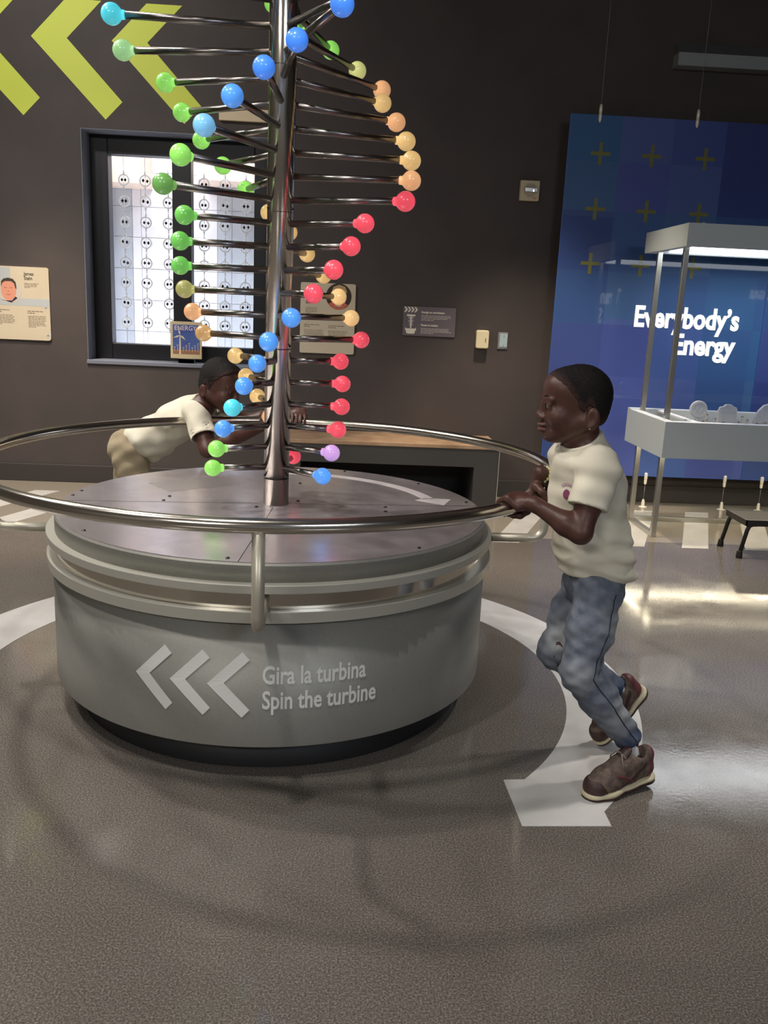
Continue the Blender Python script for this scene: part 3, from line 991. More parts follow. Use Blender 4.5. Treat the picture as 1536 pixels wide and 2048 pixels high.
for gm in globe_me:
    gm.materials.append(globe_mat('g'))
for k in range(24):
    s = min(k // 6, 3)
    for st_, seq in enumerate((SA, SB_, SC_)):
        ang = math.radians(ANG0 + STEP * k + 120 * st_)
        ar_ = bpy.data.objects.new('arm', arm_me[s])
        COL.objects.link(ar_)
        ar_.parent = ro
        ar_.location = (0, 0, Z0 + DZ * k - 0.5135)
        ar_.rotation_euler = (0, 0, ang)
        gl = bpy.data.objects.new('globe', globe_me[s])
        COL.objects.link(gl)
        gl.parent = ar_
        gl.location = (SR[s], 0, 0)
        gl.material_slots[0].link = 'OBJECT'
        gl.material_slots[0].material = globe_mat(seq[k])

# ------------------------------------------------------------------ hanging glass screens
GY = 5.80


def screen(x0, x1, label, fit_top, fit_bot, name='glass_screen', text=False):
    t = thing(name, label, 'screen', ((x0 + x1) / 2, GY, 0))
    MB().box(x0, x1, GY, GY + 0.010, 0.218, 2.497).build('pane', M_PRINT, t)
    MB().box(x0 - 0.002, x0, GY - 0.0005, GY + 0.011, 0.218, 2.497).build('pane_edge', M_EDGE, t)
    MB().box(x0, x1, GY - 0.0005, GY + 0.011, 0.216, 0.218).build('pane_edge', M_EDGE, t)
    for x in fit_top:
        MB().lathe([(0.004, 2.56), (0.0085, 2.553), (0.0105, 2.535), (0.0105, 2.512), (0.0085, 2.508), (0.0105, 2.504), (0.0105, 2.468), (0.003, 2.452)][::-1], 12, (x, GY - 0.006, 0)).build('clamp', M_NICKEL, t)
        MB().tube([(x, GY - 0.006, 2.555), (x, GY - 0.006, ROOM_H)], 0.0016, 6).build('cable', M_LINK, t)
    for x in fit_bot:
        MB().lathe([(0.002, 0.158), (0.0095, 0.164), (0.0105, 0.19), (0.009, 0.194), (0.0115, 0.198), (0.0115, 0.236), (0.008, 0.241), (0.0005, 0.242)], 12, (x, GY - 0.006, 0)).build('clamp', M_NICKEL, t)
        MB().tube([(x, GY - 0.006, 0.03), (x, GY - 0.006, 0.16)], 0.0018, 6).build('cable', M_LINK, t)
        MB().lathe([(0.028, 0.0), (0.028, 0.004), (0.012, 0.008), (0.011, 0.04), (0.007, 0.055), (0.0005, 0.056)], 16, (x, GY - 0.006, 0)).build('floor_anchor', M_NICKEL, t)
    return t


s1 = screen(1.352, 2.752, 'tall blue mosaic glass screen lettered Everybody\'s Energy, hung on cables', (1.535, 2.155), (2.085, 2.64))
s2 = screen(2.757, 4.1, 'blue glass screen at the right edge of the view, beside the lettered one', (2.92, 3.9), (2.902, 3.9))
q = MB()
for body, xL, xR, zb_ in (("Everybody's", 1.889, 2.592, 1.2215), ('Energy', 2.165, 2.588, 1.0515)):
    vs_, fs_ = text_mesh(body.replace("'", '\u2019'), 0.187, bold=0.0058, depth=0.006)
    mnx, mxx = min(p[0] for p in vs_), max(p[0] for p in vs_)
    q.add([(xL + (x - mnx) / (mxx - mnx) * (xR - xL), GY - 0.001 - z, zb_ + y) for x, y, z in vs_], fs_)
q.build('lettering', M_WHITE_TXT, s1)
for i, x in enumerate((1.56, 1.891, 2.235)):
    for z in (2.272, 1.939, 1.604):
        MB().prism_xz([(x + a, z + b) for a, b in ((-.062, -.011), (-.011, -.011), (-.011, -.066), (.011, -.066), (.011, -.011), (.062, -.011), (.062, .011), (.011, .011), (.011, .066), (-.011, .066), (-.011, .011), (-.062, .011))], GY - 0.0012, GY).build('plus_print', M_PLUS, s1)

# ------------------------------------------------------------------ display case
dc = thing('display_case', 'grey open display case with lit canopy on slim metal legs, before the blue screen', 'display case', (2.6, 5.15, 0))
CX0, CX1, CY0, CY1 = 1.808, 3.7, 4.81, 5.49
q = MB()
w = 0.055
q.box(CX0, CX1, CY0, CY0 + w, 0.503, 0.706).box(CX0, CX1, CY1 - w, CY1, 0.503, 0.712).box(CX0, CX0 + w, CY0 + w, CY1 - w, 0.503, 0.706).box(CX1 - w, CX1, CY0 + w, CY1 - w, 0.503, 0.706)
q.build('case_box', M_CASE, dc)
q = MB()
q.box(CX0, CX1, CY0, CY0 + w, 0.706, 0.710).box(CX0, CX1, CY1 - w, CY1, 0.712, 0.716).box(CX0, CX0 + w, CY0 + w, CY1 - w, 0.706, 0.710).box(CX1 - w, CX1, CY0 + w, CY1 - w, 0.706, 0.710)
q.box(CX0 + w + 0.12, CX0 + w + 0.16, CY0 + w, CY1 - w, 0.700, 0.710)
q.build('case_rim', M_CASE_IN, dc)
MB().box(CX0 + w, CX1 - w, CY0 + w, CY1 - w, 0.516, 0.64).build('case_bed', M_CASE_BED, dc)
q = MB()
q.box(CX0, CX1, CY0, CY1, 1.683, 1.780)
q.box(CX0, CX1, CY0, CY0 + 0.05, 1.66, 1.683).box(CX0, CX1, CY1 - 0.05, CY1, 1.66, 1.683).box(CX0, CX0 + 0.05, CY0 + 0.05, CY1 - 0.05, 1.66, 1.683)
q.build('canopy', M_CASE, dc)
MB().box(CX0 + 0.12, CX1 - 0.1, CY0 + 0.07, CY1 - 0.09, 1.664, 1.683).build('light_panel', M_LED, dc)
MB().lathe([(0.01, 1.78), (0.01, 1.788), (0.0005, 1.79)], 10, (1.90, CY0 + 0.03, 0)).build('canopy_pin', M_CHROME, dc)
q = MB()
for (a, b, c, d) in ((CX0 + w, CX1 - w, CY0 + w, CY0 + w + 0.025), (CX0 + w, CX1 - w, CY1 - w - 0.025, CY1 - w), (CX0 + w, CX0 + w + 0.025, CY0 + w + 0.025, CY1 - w - 0.025)):
    q.box(a, b, c, d, 0.509, 0.516)
q.build('light_strip', mat('warm_light_strip', (1, 1, 1, 1), 0.5, emit=(1.0, 0.88, 0.62, 1), estr=26.0), dc)
LX = 1.868
for x in (LX, 3.62):
    for y in (4.965, 5.385):
        MB().box(x - 0.015, x + 0.015, y - 0.013, y + 0.013, 0.70, 1.665).build('post', M_ALU, dc, bevel=0.002)
        MB().box(x - 0.015, x + 0.015, y - 0.013, y + 0.013, 0.0, 0.503).build('leg', M_ALU, dc, bevel=0.002)
    MB().box(x - 0.015, x + 0.015, 4.978, 5.372, 0.0, 0.028).build('foot_rail', M_ALU, dc, bevel=0.002)
MB().box(LX + 0.015, 3.605, 5.372, 5.398, 0.0, 0.03).build('foot_rail', M_ALU, dc, bevel=0.002)
stud_me = MB().lathe([(0.004, 0.0), (0.004, 0.05), (0.009, 0.052), (0.0105, 0.058), (0.009, 0.066), (0.0005, 0.069)], 12).mesh('stud')
stud_me.materials.append(M_CHROME)
for (x, y) in ((2.02, 5.36), (2.05, 5.14), (2.09, 4.98), (2.15, 5.08), (2.2, 5.3), (2.2, 4.95), (2.24, 5.16), (2.27, 5.36), (2.31, 5.0), (2.4, 4.95), (2.42, 5.12), (2.47, 5.3), (2.48, 5.02), (2.54, 5.2), (2.57, 5.02), (2.6, 5.36), (2.66, 4.98), (2.66, 5.2), (2.8, 5.0), (2.85, 5.2)):
    o = bpy.data.objects.new('stud', stud_me)
    COL.objects.link(o)
    o.parent = dc
    o.location = (x - 2.6, y - 5.15, 0.64)
for i, (x, y, poly, lb) in enumerate((
        (2.105, 5.10, [(0.052 * math.cos(PI * (-0.36 + 1.72 * k / 20) ), 0.118 + 0.052 * math.sin(PI * (-0.36 + 1.72 * k / 20))) for k in range(21)], 'round frosted acrylic award on a clear block, leftmost in the case'),
        (2.268, 5.07, [(-0.055, 0.048), (0.055, 0.048), (0.058, 0.125), (0.05, 0.142), (0.032, 0.147), (0.018, 0.158), (-0.012, 0.158), (-0.025, 0.146), (-0.048, 0.14), (-0.056, 0.12)], 'square-shouldered frosted acrylic award in the middle of the case'),
        (2.50, 5.06, [(-0.075, 0.05), (0.06, 0.05), (0.06, 0.19), (0.05, 0.2), (0.03, 0.19), (0.012, 0.172), (-0.02, 0.162), (-0.05, 0.13), (-0.07, 0.09)], 'arched frosted acrylic award cut by the right edge of the view'))):
    tr_ = thing('acrylic_award', lb, 'award', (x, y, 0.64), 'frosted awards in the display case')
    MB().box(x - 0.048, x + 0.048, y - 0.028, y + 0.028, 0.64, 0.688).build('base_block', M_ACRYL, tr_, bevel=0.003)
    if i == 0:
        poly = [(a, b) for a, b in poly]
        MB().prism_xz([(x + a, 0.64 + b) for a, b in poly] , y - 0.011, y + 0.011).build('plaque', M_ACRYL, tr_, bevel=0.003)
        MB().box(x - 0.016, x + 0.016, y - 0.0095, y + 0.0095, 0.687, 0.72).build('stem', M_ACRYL, tr_)
        q = MB()
        q.tube([(x + 0.042 * math.cos(2 * PI * k / 28), y - 0.0115, 0.758 + 0.042 * math.sin(2 * PI * k / 28)) for k in range(28)], 0.0012, 5, closed=True)
        q.prism_xz([(x - 0.022, 0.742), (x - 0.004, 0.742), (x, 0.78), (x - 0.006, 0.78)], y - 0.0125, y - 0.0105).prism_xz([(x + 0.006, 0.742), (x + 0.024, 0.742), (x + 0.016, 0.768)], y - 0.0125, y - 0.0105)
        q.build('engraving', M_CASE, tr_)
    else:
        MB().prism_xz([(x + a, 0.64 + b) for a, b in poly], y - 0.011, y + 0.011).build('plaque', M_ACRYL, tr_, bevel=0.003)
        q = MB()
        for z in ((0.745, 0.752) if i == 1 else (0.73,)):
            q.box(x - 0.05, x + 0.05, y - 0.0122, y - 0.0108, z, z + 0.002)
        q.build('engraving', M_CASE, tr_)

# ------------------------------------------------------------------ step stool
so = thing('step_stool', 'low black step stool with ribbed top and rubber feet, by the display case', 'stool', (2.42, 4.68, 0))
SX0, SX1, SY0, SY1, SZ = 2.227, 2.66, 4.552, 4.812, 0.213
MB().box(SX0 + 0.006, SX1 - 0.006, SY0 + 0.006, SY1 - 0.006, SZ - 0.02, SZ + 0.003).build('tread', M_BLACK, so, bevel=0.002)
q = MB()
q.box(SX0, SX1, SY0, SY0 + 0.006, SZ - 0.03, SZ + 0.004).box(SX0, SX1, SY1 - 0.006, SY1, SZ - 0.03, SZ + 0.004).box(SX0, SX0 + 0.006, SY0, SY1, SZ - 0.03, SZ + 0.004).box(SX1 - 0.006, SX1, SY0, SY1, SZ - 0.03, SZ + 0.004)
q.build('rim', mat('dark_metal_rim', rgb(70, 68, 70), 0.3, 0.8), so)
for y, s in ((SY0 + 0.012, -1), (SY1 - 0.012, 1)):
    for x, d in ((SX0 + 0.02, -1), (SX1 - 0.02, 1)):
        pts = [(x - d * 0.05, y, SZ - 0.022), (x - d * 0.02, y, SZ - 0.024), (x - d * 0.004, y, SZ - 0.034), (x + d * 0.004, y, SZ - 0.055), (x + d * 0.034, y + s * 0.006, 0.01)]
        lg = MB().tube(pts, 0.0115, 10).build('leg', M_BLKMETAL, so)
        MB().lathe([(0.0175, 0.0), (0.0175, 0.012), (0.0145, 0.04), (0.012, 0.042)], 12, (x + d * 0.032, y + s * 0.006, 0)).build('rubber_foot', M_BLACK, lg)
#PEOPLE
# ------------------------------------------------------------------ people: surfaces grown from blended solids
V3 = lambda *a: np.array(a, dtype=np.float64)


def nrm(v):
    v = np.asarray(v, float)
    return v / np.linalg.norm(v)


class Solid:
    """signed distance volume: add / cut rounded shapes with soft blends, then skin it with one closed surface"""

    def __init__(self, lo, hi, h):
        self.h = h
        self.lo = np.array(lo, float)
        n = np.ceil((np.array(hi, float) - self.lo) / h).astype(int) + 1
        self.n = n
        self.ax = [self.lo[i] + h * np.arange(n[i]) for i in range(3)]
        self.d = np.full(n, 0.05, np.float32)

    def region(self, lo, hi):
        i0 = np.clip(np.floor((np.array(lo) - self.lo) / self.h).astype(int), 0, self.n - 1)
        i1 = np.clip(np.ceil((np.array(hi) - self.lo) / self.h).astype(int) + 1, 1, self.n)
        sl = tuple(slice(a, b) for a, b in zip(i0, i1))
        g = [self.ax[i][sl[i]] for i in range(3)]
        return sl, g[0][:, None, None], g[1][None, :, None], g[2][None, None, :]

    def merge(self, sl, dd, k, op):
        a = self.d[sl]
        if op == 'cut':
            b = -dd
            if k > 0:
                hh = np.maximum(k - np.abs(a - b), 0) / k
                r = np.maximum(a, b) + hh * hh * k * 0.25
            else:
                r = np.maximum(a, b)
        else:
            if k > 0:
                hh = np.maximum(k - np.abs(a - dd), 0) / k
                r = np.minimum(a, dd) - hh * hh * k * 0.25
            else:
                r = np.minimum(a, dd)
        self.d[sl] = r.astype(np.float32)

    def cone(self, a, b, ra, rb, k=0.01, op='add', flat=None):
        """rounded cone; flat=(axis, s) squashes its section along axis by s"""
        a, b = np.asarray(a, float), np.asarray(b, float)
        pad = max(ra, rb) + k + 3 * self.h + (0.03 if op == 'add' else 0.0)
        sl, X, Y, Z = self.region(np.minimum(a, b) - pad, np.maximum(a, b) + pad)
        ab = b - a
        L2 = max(ab @ ab, 1e-9)
        px, py, pz = X - a[0], Y - a[1], Z - a[2]
        t = np.clip((px * ab[0] + py * ab[1] + pz * ab[2]) / L2, 0, 1)
        qx, qy, qz = px - ab[0] * t, py - ab[1] * t, pz - ab[2] * t
        q2 = qx * qx + qy * qy + qz * qz
        r = ra + (rb - ra) * t
        if flat:
            f, s = nrm(flat[0]), flat[1]
            qn = qx * f[0] + qy * f[1] + qz * f[2]
            q2 = q2 + (1 / (s * s) - 1) * qn * qn
            d = (np.sqrt(q2) - r) * (0.5 + 0.5 * s)
        else:
            d = np.sqrt(q2) - r
        self.merge(sl, d, k, op)
        return self

    def chain(self, pts, k=0.01, op='add', flat=None):
        for (p, r), (q, s) in zip(pts[:-1], pts[1:]):
            self.cone(p, q, r, s, k, op, flat)
        return self

    def ell(self, c, r, F=None, k=0.01, op='add'):
        c, r = np.asarray(c, float), np.asarray(r, float)
        F = np.eye(3) if F is None else np.asarray(F, float)
        pad = max(r) + k + 3 * self.h + (0.03 if op == 'add' else 0.0)
        sl, X, Y, Z = self.region(c - pad, c + pad)
        px, py, pz = X - c[0], Y - c[1], Z - c[2]
        loc = [(px * F[i][0] + py * F[i][1] + pz * F[i][2]) for i in range(3)]
        k0 = np.sqrt(sum((loc[i] / r[i]) ** 2 for i in range(3)))
        k1 = np.sqrt(sum((loc[i] / (r[i] * r[i])) ** 2 for i in range(3)))
        d = k0 * (k0 - 1) / np.maximum(k1, 1e-6)
        self.merge(sl, d, k, op)
        return self

    def half(self, point, normal, k=0.0):
        """keep only the side opposite to normal"""
        p, n_ = np.asarray(point, float), nrm(normal)
        X, Y, Z = self.ax[0][:, None, None], self.ax[1][None, :, None], self.ax[2][None, None, :]
        dd = (X - p[0]) * n_[0] + (Y - p[1]) * n_[1] + (Z - p[2]) * n_[2]
        self.d = np.maximum(self.d, dd).astype(np.float32)
        return self

    def folds(self, amp, waves):
        X, Y, Z = self.ax[0][:, None, None], self.ax[1][None, :, None], self.ax[2][None, None, :]
        f = 0
        for (kx, ky, kz, ph, w) in waves:
            f = f + w * np.sin(kx * X + ky * Y + kz * Z + ph + 1.3 * np.sin(9 * Z + 6 * X + ph))
        self.d = (self.d + amp * f).astype(np.float32)
        return self

    def skin(self):
        d = self.d
        s = d < 0
        nx, ny, nz = d.shape
        cnt = np.zeros((nx - 1, ny - 1, nz - 1), np.int8)
        for a in (0, 1):
            for b in (0, 1):
                for c in (0, 1):
                    cnt += s[a:nx - 1 + a, b:ny - 1 + b, c:nz - 1 + c]
        act = (cnt > 0) & (cnt < 8)
        I, Jx, K = np.nonzero(act)
        idx = np.full(act.shape, -1, np.int32)
        idx[I, Jx, K] = np.arange(len(I))
        acc = np.zeros((len(I), 3))
        num = np.zeros(len(I))
        corners = [(a, b, c) for a in (0, 1) for b in (0, 1) for c in (0, 1)]
        val = {co: d[I + co[0], Jx + co[1], K + co[2]] for co in corners}
        for co in corners:
            for axn in range(3):
                if co[axn]:
                    continue
                c2 = list(co)
                c2[axn] = 1
                v0, v1 = val[co], val[tuple(c2)]
                m = (v0 < 0) != (v1 < 0)
                t = v0 / np.where(m, v0 - v1, 1)
                p = np.array(co, float)[None, :].repeat(len(I), 0)
                p[:, axn] += t
                acc[m] += p[m]
                num[m] += 1
        v = (acc / num[:, None] + np.stack([I, Jx, K], 1)) * self.h + self.lo
        quads = []
        for axn in range(3):
            b, c = (axn + 1) % 3, (axn + 2) % 3
            s0 = np.moveaxis(s, (axn, b, c), (0, 1, 2))
            ii = np.moveaxis(idx, (axn, b, c), (0, 1, 2))
            e0, e1 = s0[:-1, 1:-1, 1:-1], s0[1:, 1:-1, 1:-1]
            for flip, m in ((False, e0 & ~e1), (True, ~e0 & e1)):
                A, B, Cc = np.nonzero(m)
                q_ = np.stack([ii[A, B, Cc], ii[A, B + 1, Cc], ii[A, B + 1, Cc + 1], ii[A, B, Cc + 1]], 1)
                quads.append(q_[:, ::-1] if flip else q_)
        f = np.concatenate(quads)
        f = f[(f >= 0).all(1)]
        return v, f

    def build(self, name, material, parent, smooth=2, tint=None):
        v, f = self.skin()
        for _ in range(smooth):           # light relaxation
            a = np.zeros_like(v)
            n_ = np.zeros(len(v))
            for i in range(4):
                j = (i + 1) % 4
                np.add.at(a, f[:, i], v[f[:, j]])
                np.add.at(a, f[:, j], v[f[:, i]])
                np.add.at(n_, f[:, i], 1)
                np.add.at(n_, f[:, j], 1)
            v = v * 0.5 + 0.5 * a / np.maximum(n_, 1)[:, None]
        off = np.array(wloc(parent)) if parent is not None else np.zeros(3)
        me = bpy.data.meshes.new(name)
        me.vertices.add(len(v))
        me.vertices.foreach_set('co', (v - off).astype(np.float32).ravel())
        me.loops.add(len(f) * 4)
        me.loops.foreach_set('vertex_index', f.astype(np.int32).ravel())
        me.polygons.add(len(f))
        me.polygons.foreach_set('loop_start', np.arange(0, len(f) * 4, 4, dtype=np.int32))
        me.polygons.foreach_set('use_smooth', np.ones(len(f), bool))
        if tint is not None:
            at = me.attributes.new('tint', 'FLOAT', 'POINT')
            at.data.foreach_set('value', tint(v).astype(np.float32))
        me.update(calc_edges=True)
        me.validate()
        me.materials.append(material)
        o = bpy.data.objects.new(name, me)
        COL.objects.link(o)
        if parent is not None:
            o.parent = parent
            o.location = (0, 0, 0)
            o['_w'] = list(off)
        return o


def tint_mat(name, c0, c1, rough, bump=None, spec=0.4, sheen=0.0, fine=None):
    """colour runs from c0 to c1 with the painted-on 'tint' of the garment or skin"""
    m = mat(name, c0, rough, bump=bump, spec=spec)
    nt = m.node_tree
    b = nt.nodes['Principled BSDF']
    at = nt.nodes.new('ShaderNodeAttribute')
    at.attribute_name = 'tint'
    mx = nt.nodes.new('ShaderNodeMix')
    mx.data_type = 'RGBA'
    mx.inputs[6].default_value = c0
    mx.inputs[7].default_value = c1
    fac = at.outputs['Fac']
    if fine:
        tc = nt.nodes.new('ShaderNodeTexCoord')
        n_ = nt.nodes.new('ShaderNodeTexNoise')
        n_.inputs['Scale'].default_value = fine[0]
        n_.inputs['Detail'].default_value = 5
        nt.links.new(tc.outputs['Object'], n_.inputs['Vector'])
        ma = nt.nodes.new('ShaderNodeMath')
        ma.operation = 'MULTIPLY_ADD'
        ma.inputs[1].default_value = fine[1]
        nt.links.new(n_.outputs['Fac'], ma.inputs[0])
        sb_ = nt.nodes.new('ShaderNodeMath')
        sb_.operation = 'SUBTRACT'
        sb_.inputs[1].default_value = fine[1] / 2
        nt.links.new(at.outputs['Fac'], sb_.inputs[0])
        nt.links.new(sb_.outputs[0], ma.inputs[2])
        ma.use_clamp = True
        fac = ma.outputs[0]
    nt.links.new(fac, mx.inputs[0])
    nt.links.new(mx.outputs[2], b.inputs['Base Color'])
    if sheen:
        b.inputs['Sheen Weight'].default_value = sheen
    return m


def head_frame(fwd, up=(0, 0, 1)):
    f = nrm(fwd)
    l = nrm(np.cross(np.asarray(up, float), f))
    u = np.cross(f, l)
    return np.stack([f, l, u])


def sculpt_head(S, c, F, k=1.0):
    """child's head; local axes: forward, left, up; origin at mid height"""
    P = lambda x, y, z: np.asarray(c) + (F[0] * x + F[1] * y + F[2] * z) * k
    S.ell(P(-0.012, 0, 0.022), np.array((0.083, 0.068, 0.075)) * k, F, 0.01)
    S.cone(P(0.036, 0.016, 0.036), P(0.036, -0.016, 0.036), 0.045 * k, 0.045 * k, 0.02)
    S.ell(P(0.028, 0, -0.032), np.array((0.052, 0.053, 0.066)) * k, F, 0.02)
    for s in (1, -1):
        S.cone(P(-0.018, s * 0.046, -0.045), P(0.05, s * 0.012, -0.084), 0.020 * k, 0.017 * k, 0.025)
        S.ell(P(0.048, s * 0.032, -0.036), np.array((0.028, 0.026, 0.028)) * k, F, 0.015)
    S.ell(P(0.063, 0, -0.084), np.array((0.018, 0.018, 0.016)) * k, F, 0.012)
    for s in (1, -1):
        S.ell(P(0.084, s * 0.030, -0.004), np.array((0.014, 0.018, 0.011)) * k, F, 0.010, 'cut')
        S.cone(P(0.081, s * 0.014, 0.011), P(0.068, s * 0.046, 0.010), 0.006 * k, 0.005 * k, 0.012)
        S.cone(P(0.0800, s * 0.018, 0.0002), P(0.0712, s * 0.043, -0.002), 0.0056 * k, 0.0050 * k, 0.004)     # upper lid
        S.cone(P(0.0780, s * 0.019, -0.0108), P(0.070, s * 0.042, -0.0112), 0.0046 * k, 0.0042 * k, 0.005)   # lower lid
        S.ell(P(0.068, s * 0.0305, -0.0045), np.array((0.0112, 0.0125, 0.0105)) * k, F, 0.0)
    S.cone(P(0.080, 0, -0.002), P(0.089, 0, -0.033), 0.0075 * k, 0.0100 * k, 0.010)
    S.ell(P(0.090, 0, -0.0345), np.array((0.0095, 0.0105, 0.0085)) * k, F, 0.006)
    for s in (1, -1):
        S.ell(P(0.083, s * 0.0115, -0.039), np.array((0.010, 0.0078, 0.0075)) * k, F, 0.006)
        S.ell(P(0.0875, s * 0.0075, -0.0465), np.array((0.005, 0.0038, 0.003)) * k, F, 0.003, 'cut')
    S.ell(P(0.080, 0, -0.0575), np.array((0.0155, 0.022, 0.0072)) * k, F, 0.006)
    S.ell(P(0.079, 0, -0.0705), np.array((0.0150, 0.019, 0.0078)) * k, F, 0.005)
    S.cone(P(0.094, 0.020, -0.0645), P(0.094, -0.020, -0.0645), 0.0022 * k, 0.0022 * k, 0.003, 'cut')
    for s in (1, -1):
        S.ell(P(-0.036, s * 0.067, -0.034), np.array((0.018, 0.0085, 0.029)) * k, F, 0.005)
        S.ell(P(-0.030, s * 0.0765, -0.033), np.array((0.0095, 0.006, 0.018)) * k, F, 0.004, 'cut')
        S.ell(P(-0.029, s * 0.069, -0.056), np.array((0.008, 0.006, 0.009)) * k, F, 0.005)
    return P


def build_hair(lo_hi, c, F, parent, mat_, k=1.0, top=0.0, h=0.003):
    H = Solid(lo_hi[0], lo_hi[1], h)
    P = lambda x, y, z: np.asarray(c) + (F[0] * x + F[1] * y + F[2] * z) * k
    g = 0.0022
    H.ell(P(-0.012, 0, 0.022 + top / 2), np.array((0.083 + g, 0.068 + g, 0.075 + g + top)) * k, F, 0.01)
    H.cone(P(0.036, 0.016, 0.036 + top / 2), P(0.036, -0.016, 0.036 + top / 2), (0.045 + g + top / 2) * k, (0.045 + g + top / 2) * k, 0.02)
    H.cone(P(-0.03, 0.012, -0.02), P(-0.03, -0.012, -0.02), 0.055 * k, 0.055 * k, 0.02)
    X, Y, Z = H.ax[0][:, None, None], H.ax[1][None, :, None], H.ax[2][None, None, :]
    px, py, pz = X - c[0], Y - c[1], Z - c[2]
    x = (px * F[0][0] + py * F[0][1] + pz * F[0][2]) / k
    z = (px * F[2][0] + py * F[2][1] + pz * F[2][2]) / k
    LX_ = [-0.12, -0.078, -0.060, -0.046, -0.034, -0.022, -0.0126, 0.0, 0.010, 0.030, 0.047, 0.063, 0.08]
    LZ_ = [-0.050, -0.050, -0.056, -0.048, -0.004, 0.002, -0.019, -0.006, 0.016, 0.040, 0.056, 0.066, 0.09]
    line = np.interp(x, LX_, LZ_)
    d2 = (line - z) * k * 0.7
    H.d = np.maximum(H.d, d2).astype(np.float32)
    H.folds(0.0006, [(700, 300, 200, 0, 1), (200, 620, 400, 1, 1), (300, -400, 600, 2, 1)])

    def fade(v):
        q_ = v - np.asarray(c)
        xx, zz = q_ @ F[0] / k, q_ @ F[2] / k
        ln = np.interp(xx, LX_, LZ_)
        return np.clip(1.0 - (zz - ln) / 0.030, 0, 1) ** 1.2
    return H.build('hair', mat_, parent, 1, fade)


def grip_hand(S, rail_c, n, t, side, dphi=0.0, r=0.0188):
    """hand closed on the rail: n outward, t along the rail, side=+1 puts the thumb at +t"""
    n, t = nrm(n), nrm(t)
    z = V3(0, 0, 1)
    q_ = lambda phi, rad, off: np.asarray(rail_c) + t * off + (n * math.cos(math.radians(phi + dphi)) + z * math.sin(math.radians(phi + dphi))) * rad
    fr = 0.0072
    spread = [0.0265, 0.009, -0.0085, -0.0255]          # index, middle, ring, little (index nearest the thumb)
    lens = [(78, 122, 176, 222), (80, 128, 184, 236), (78, 124, 180, 230), (72, 112, 160, 205)]
    rad = [fr, fr * 1.05, fr, fr * 0.88]
    mc = []
    for o_, ph, fr_ in zip(spread, lens, rad):
        off = o_ * side
        rr = r + fr_ * 0.95
        prev = q_(ph[0], rr + 0.004, off)
        mc.append(prev)
        S.ell(prev, (fr_ * 1.25,) * 3, None, 0.004)
        pts = [(prev, fr_ * 1.12)]
        for i in range(3):
            a0, a1 = ph[i], ph[i + 1]
            mid = q_((a0 + a1) / 2, rr + 0.0035, off)
            pts.append((mid, fr_ * (1.06 - 0.07 * i)))
            pts.append((q_(a1, rr + (0.0015 if i < 2 else 0), off), fr_ * (1.05 - 0.08 * i)))
        S.chain(pts, 0.0015)
    wrist = q_(8, r + 0.052, 0.004 * side)
    heel = q_(22, r + 0.020, 0.0)
    for m_ in mc:
        S.cone(heel + (m_ - heel) * 0.05 + t * (m_ - heel) @ t * 0.6, m_, 0.0125, 0.0088, 0.010)
    S.cone(wrist, heel, 0.0175, 0.019, 0.012)
    th0 = q_(12, r + 0.016, 0.024 * side)
    th1 = q_(-28, r + 0.0115, 0.036 * side)
    th2 = q_(-72, r + 0.0090, 0.030 * side)
    th3 = q_(-108, r + 0.0085, 0.020 * side)
    S.chain([(heel + t * 0.008 * side, 0.0135), (th0, 0.0118), (th1, 0.0094), (th2, 0.0086), (th3, 0.0076)], 0.006)
    return wrist


M_SKIN = tint_mat('dark_brown_skin', rgb(74, 49, 41), rgb(104, 62, 58), 0.42, bump=(260, 0.04), spec=0.45, fine=(30, 0.25))
M_HAIR = tint_mat('black_cropped_hair', rgb(21, 17, 17), rgb(62, 43, 38), 0.7, bump=(420, 0.4), spec=0.25, fine=(300, 0.5))
M_SHIRT = mat('off_white_cotton', rgb(222, 216, 198), 0.85, noise=(9, rgb(212, 205, 186), 4), bump=(500, 0.12), spec=0.2)
M_JEANS = tint_mat('washed_denim', rgb(54, 66, 94), rgb(178, 182, 180), 0.85, bump=(380, 0.2), spec=0.2, fine=(38, 0.45))
M_KHAKI = tint_mat('khaki_twill', rgb(150, 136, 112), rgb(176, 162, 136), 0.85, bump=(380, 0.2), spec=0.2, fine=(30, 0.4))
M_SHOE = mat('brown_grey_suede', rgb(110, 96, 86), 0.8, noise=(60, rgb(82, 70, 66), 3), spec=0.2)
M_SHOE_D = mat('dark_brown_leather', rgb(62, 42, 40), 0.5)
M_SHOE_S = mat('maroon_stripe', rgb(92, 48, 50), 0.55)
M_SOLE = mat('cream_rubber_sole', rgb(196, 186, 156), 0.6)
M_SOCK = mat('white_sock', rgb(216, 214, 212), 0.85)
M_EYE = mat('eye_white', rgb(150, 138, 130), 0.25)
M_IRIS = mat('dark_iris', rgb(28, 18, 14), 0.12)
M_LACE = mat('grey_laces', rgb(120, 112, 104), 0.7)


def eyes(P, F, k, parent):
    for s in (1, -1):
        e = MB().sphere((0, 0, 0), 0.0106 * k, 16)
        c = P(0.0705, s * 0.0305, -0.0045)
        e.v = [(p[0] + c[0], p[1] + c[1], p[2] + c[2]) for p in e.v]
        eo = e.build('eye', M_EYE, parent)
        i_ = MB().sphere((0, 0, 0), 0.0068 * k, 12)
        c2 = c + (F[0] * 0.0066 + F[1] * s * 0.0006) * k
        i_.v = [(p[0] + c2[0], p[1] + c2[1], p[2] + c2[2]) for p in i_.v]
        i_.build('iris', M_IRIS, eo)


